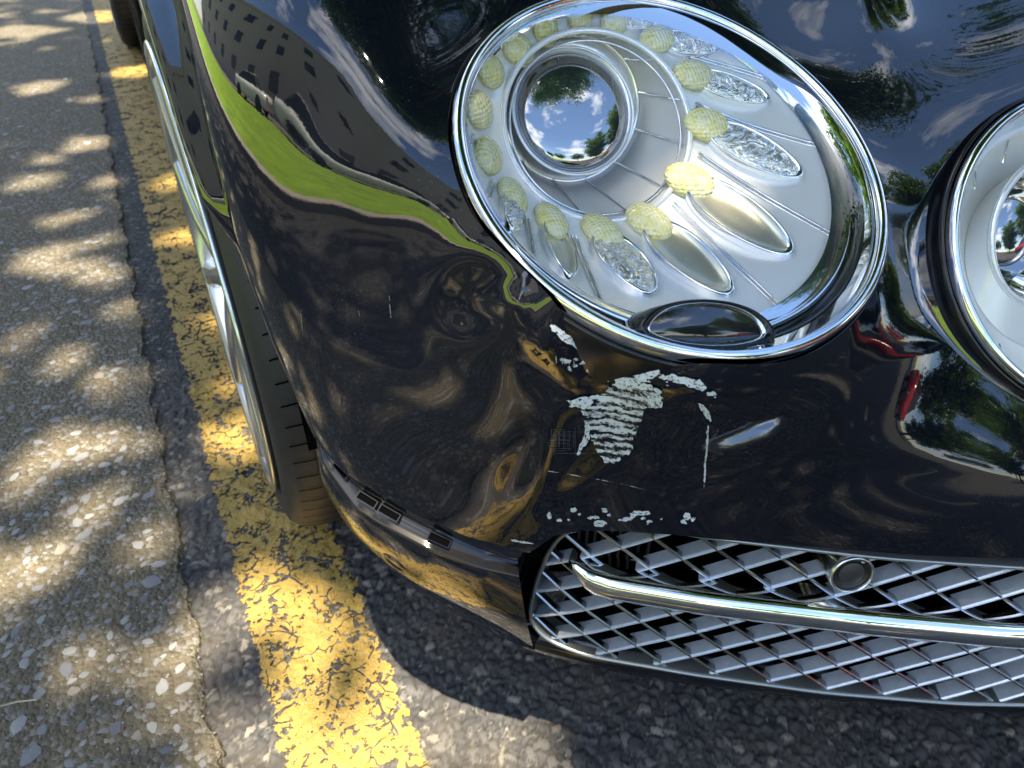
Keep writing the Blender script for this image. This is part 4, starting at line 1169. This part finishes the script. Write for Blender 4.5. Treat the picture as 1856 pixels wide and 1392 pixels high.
loft('roof', [np.stack([.155 + (zr - .93) * .38, yg, zr - .03], 1), np.stack([.22 + (zr - .93) * .38, yg, zr], 1), np.stack([np.full(40, XC), yg, zr + .03], 1)], M['paint'], car, False)
for yp in (1.35, 2.3):
    tube('window_pillar', [(.158, yp, .93), (.33, yp + .02, 1.42)], .03, M['gloss_black'], car, 8)
tube('window_trim', [(.15, .75, .935), (.15, 2, .945), (.15, 3.2, .95)], .012, M['chrome'], car, 8)
# floor pan so that no light shines through from below
mesh('underbody', [(.10, -.36, .21), (XC, -.80, .21), (XC, 4, .21), (.10, 4, .21)], [(0, 1, 2, 3)], M['dark'], car, False)

# --- the other half of the car
def mirror_tree(o, parent, top=False):
    c = o.copy(); COL.objects.link(c); c.parent = parent; c.matrix_parent_inverse = o.matrix_parent_inverse.copy()
    if top:
        c.matrix_parent_inverse = Matrix.Identity(4)
        base = o.matrix_parent_inverse @ o.matrix_basis if o.parent else o.matrix_basis
        c.matrix_basis = Matrix.Translation((2 * XC, 0, 0)) @ Matrix.Diagonal((-1, 1, 1, 1)) @ base
    if 'label' in c: del c['label']
    for ch in o.children: 
        if ch.name not in done: mirror_tree(ch, c)
    return c
done = set()
for o in list(car.children):
    for d_ in (o, *o.children_recursive): pass
bpy.context.view_layer.update()
for o in list(car.children):
    mirror_tree(o, car, True)

# ------------------------------------------------------------------ surroundings (seen in the paint and chrome)
kerb = tag(box('kerb', (-2.35, -60, -.02), (-2.15, 60, .10), M['kerb'], None, .015), 'pale stone kerb along the grass verge', kind='structure')
verge = sheet('grass_verge', -9.8, -2.35, -60, 60, .085, M['grass'])
tag(verge, 'sunlit bright green grass verge beyond the kerb', kind='structure')
lot = tag(sheet('parking_lot', -40, -9.8, -60, 60, .02, M['pavement']), 'grey parking area in front of the buildings', kind='structure')

def parked_car(y, x=-11.6, col='white_paint', label=''):
    pc = empty('parked_car', (x, y, 0))
    tag(pc, label, 'car', 'parked cars by the building')
    sec = []
    for yy, hw, z0, z1 in ((-2.2, .70, .45, .72), (-2.1, .80, .28, .82), (-1.2, .88, .22, .90), (0, .89, .22, .93), (1.2, .88, .22, .95), (2.05, .82, .28, .95), (2.2, .72, .45, .85)):
        r_ = [(-hw * .9, z0), (-hw, z0 + .15), (-hw, z1 - .15), (-hw * .85, z1), (hw * .85, z1), (hw, z1 - .15), (hw, z0 + .15), (hw * .9, z0)]
        sec.append(np.array([(x + a_, y + yy, b_) for a_, b_ in r_]))
    V = np.concatenate(sec); F = gridF(7, 8, False, True) + [tuple(range(8)), tuple(range(48, 56))[::-1]]
    mesh('body', V, F, M[col], pc)
    sec = []
    for yy, hw, z1 in ((-1.1, .72, .92), (-.45, .62, 1.42), (.9, .62, 1.45), (1.6, .70, .95)):
        sec.append(np.array([(x - .76, y + yy, .9), (x - hw, y + yy, z1), (x + hw, y + yy, z1), (x + .76, y + yy, .9)]))
    mesh('cabin', np.concatenate(sec), gridF(4, 4, False, True), M['pane'], pc, False)
    box('roof', (x - .60, y - .42, 1.43), (x + .60, y + .88, 1.47), M[col], pc, .015)
    for sx in (-1, 1):
        for yy in (-1.35, 1.35):
            t = np.linspace(0, 2 * math.pi, 20, endpoint=False)
            loft('wheel', [np.stack([np.full(20, x + sx * xx), y + yy + r_ * np.sin(t), .32 + r_ * np.cos(t)], 1) for xx, r_ in ((.72, .3), (.90, .32), (.92, .22), (.90, .01))], M['tyre'], pc)
        box('tail_lamp', (x + sx * .62 - .12, y - 2.215, .66), (x + sx * .62 + .12, y - 2.17, .76), M['tail_red'], pc)
for k, (y, lb) in enumerate(((-8.5, 'white car parked nearest the hall'), (-3.2, 'white car parked second from the hall'), (1.5, 'white car parked in front of the tan block'), (6.5, 'white car parked near the far end of the tan block'))):
    parked_car(y, label=lb)

tree_list = []
def building(name, x0, x1, y0, y1, h, mat, label, storeys, bays, roof=None):
    b_ = empty(name, ((x0 + x1) / 2, (y0 + y1) / 2, 0)); tag(b_, label, 'building')
    box('wall', (x0, y0, 0), (x1, y1, h), mat, b_)
    for s in range(storeys):
        for k in range(bays):
            yy = y0 + (k + .5) * (y1 - y0) / bays; zz = 1.2 + s * (h - .8) / storeys
            box('window', (x1 - .02, yy - .6, zz), (x1 + .05, yy + .6, zz + 1.3), M['pane'], b_)
    if roof:
        V = [(x0 - .4, y0 - .4, h), (x1 + .4, y0 - .4, h), (x1 + .4, y1 + .4, h), (x0 - .4, y1 + .4, h), ((x0 + x1) / 2, y0 - .4, h + roof), ((x0 + x1) / 2, y1 + .4, h + roof)]
        mesh('roof', V, [(0, 3, 2, 1), (1, 2, 5, 4), (0, 4, 5, 3), (0, 1, 4), (3, 5, 2)], M['roof_dark'], b_, False)
    else:
        box('parapet', (x0 - .15, y0 - .15, h), (x1 + .15, y1 + .15, h + .5), mat, b_)
building('apartment_block', -27, -16.5, -4, 32, 9.5, M['wall_tan'], 'tan rendered block with rows of dark windows', 3, 9)
building('gabled_hall', -31, -18, -30, -10, 4.5, M['wall_grey'], 'low grey hall with a dark pitched roof', 1, 6, 4)

# tree overhead
GAPS = [(110, 660, .035), (215, 690, .05), (110, 805, .045), (235, 800, .03), (150, 935, .035), (60, 1045, .035), (310, 1190, .035), (170, 1195, .025), (175, 500, .07), (240, 560, .04), (80, 480, .05),
        (420, 690, .03), (400, 580, .04), (350, 430, .05), (330, 330, .07), (60, 330, .08), (160, 260, .09), (70, 160, .12), (240, 130, .12), (40, 60, .16), (180, 30, .2), (120, 400, .05), (200, 330, .05), (330, 870, .02),
        (340, 1160, .03), (550, 1110, .028), (560, 1210, .022), (720, 1170, .05), (800, 1260, .055), (870, 1340, .06), (700, 1300, .03), (620, 1340, .05), (720, 1390, .05), (930, 1390, .05), (520, 1380, .03), (440, 1340, .035)]
GAPS = [(*at_z(u, v, 0)[:2], r_ * .72) for u, v, r_ in GAPS]
GAPS += [(rng.uniform(-.75, -.02), rng.uniform(-.8, 4.5), rng.uniform(.012, .036)) for k in range(48)]
GAPS += [(rng.uniform(-2.1, -.45), rng.uniform(-2.6, 2.6), rng.uniform(.02, .055)) for k in range(110)] + [(rng.uniform(.3, 1.6), rng.uniform(-2.4, -.95), rng.uniform(.02, .045)) for k in range(16)]
def leaves(centres, radii, n_per, size, seed, gaps=False):
    r_ = np.random.default_rng(seed)
    k = len(centres)
    idx = np.repeat(np.arange(k), n_per)
    p = centres[idx] + r_.normal(0, 1, (len(idx), 3)) * (np.asarray(radii)[idx][:, None]) * [1, 1, .55]
    if gaps:       # leaves cleared along the sun's rays to place light flecks on the ground
        gx = p[:, 0] - p[:, 2] * SUN.x / SUN.z; gy = p[:, 1] - p[:, 2] * SUN.y / SUN.z
        keep = np.ones(len(p), bool)
        for x_, y_, rr_ in GAPS: keep &= np.hypot(gx - x_, gy - y_) > rr_ + size * .45
        p = p[keep]
    d1 = r_.normal(0, 1, p.shape) * [1, 1, .5]; d1 /= np.linalg.norm(d1, axis=1)[:, None]
    d2 = np.cross(d1, r_.normal(0, 1, p.shape)); d2 /= np.linalg.norm(d2, axis=1)[:, None]
    s = size * r_.uniform(.6, 1.3, len(p))[:, None]
    q_ = np.stack([p - d1 * s, p + d2 * s * .42, p + d1 * s, p - d2 * s * .42], 1).reshape(-1, 3)
    F_ = np.arange(len(q_)).reshape(-1, 4)
    me = bpy.data.meshes.new('crown'); me.vertices.add(len(q_)); me.vertices.foreach_set('co', q_.ravel())
    me.loops.add(F_.size); me.loops.foreach_set('vertex_index', F_.ravel())
    me.polygons.add(len(F_)); me.polygons.foreach_set('loop_start', np.arange(0, F_.size, 4)); me.polygons.foreach_set('loop_total', np.full(len(F_), 4))
    me.update(); me.materials.append(M['leaf'])
    return me
def tree(loc, crown_c, crown_r, n_cl, n_leaf, label, seed, size=.075):
    t_ = empty('tree', loc); tag(t_, label, 'tree')
    r_ = np.random.default_rng(seed)
    cc = np.array(crown_c); cr_ = np.array(crown_r)
    u_ = r_.normal(0, 1, (n_cl, 3)); u_ /= np.linalg.norm(u_, axis=1)[:, None]
    pts = cc + u_ * (r_.random(n_cl)[:, None] ** (1 / 2.2)) * cr_
    if seed == 5:      # crown cut back towards the verge so the wing reflects open sky
        azp = np.degrees(np.arctan2(-(pts[:, 0] - .08), -(pts[:, 1] + .42)))
        pts = pts[(azp < 35) | (np.degrees(np.arctan2(pts[:, 2] - .72, np.hypot(pts[:, 0] - .08, pts[:, 1] + .42))) > np.where((azp > 55) & (azp < 150), 70, 64))]
        n_cl = len(pts)
    base = np.array(loc, float)
    mid = base + (cc - base) * [.45, .45, .55]
    tube('trunk', [base - [0, 0, .1], base + [.02, .03, 1.2], mid, cc - [0, 0, cr_[2] * .2]], [.22, .18, .13, .06], M['bark'], t_, 12)
    for k in range(9):
        e = pts[int(r_.integers(n_cl))]
        st = mid + (cc - mid) * r_.uniform(0, .6)
        tube('limb', [st, (st + e) / 2 + [0, 0, .25], e], [.06, .035, .012], M['bark'], t_, 7)
    o = bpy.data.objects.new('crown', leaves(pts, np.full(n_cl, .33), n_leaf, size, seed, seed == 5)); COL.objects.link(o); o.parent = t_
    o.matrix_parent_inverse = Matrix.Translation(-Vector(loc))
tree((3.9, 3.2, 0), (.7, .1, 7.2), (4.4, 5.4, 2.1), 1150, 130, 'leafy tree whose crown shades the car', 5)
tree((3.2, 9, 0), (3.0, 8.5, 5.5), (3, 3, 2.2), 150, 90, 'leafy tree standing behind the car', 11, .10)
for k, (x, y) in enumerate(((-14, -34), (-6, -30), (3, -28), (12, -30))):
    tree((x, y, 0), (x, y, 4.5), (3.2, 3, 2.6), 120, 80, ['leafy tree far left beyond the road end', 'leafy tree left of centre beyond the road end', 'leafy tree right of centre beyond the road end', 'leafy tree far right beyond the road end'][k], 30 + k, .16)

for k, (x, y, h_) in enumerate(((9.5, -8, 4.6), (13, -3.5, 5.0), (16, 2, 5.2), (6.5, -14, 4.4))):  # unseen tree row added to block low sky and darken reflections
    tree((x, y, 0), (x, y, h_), (3.0, 3.0, 3.6), 230, 90, ['leafy tree across the road behind the red car', 'leafy tree across the road right of the red car', 'leafy tree farthest along across the road', 'leafy tree on the near bend across the road'][k], 50 + k, .15)
parked_car(-6.5, 6.2, 'red_paint', 'red car parked across the road')  # car added to put red into the lamp and paint reflections
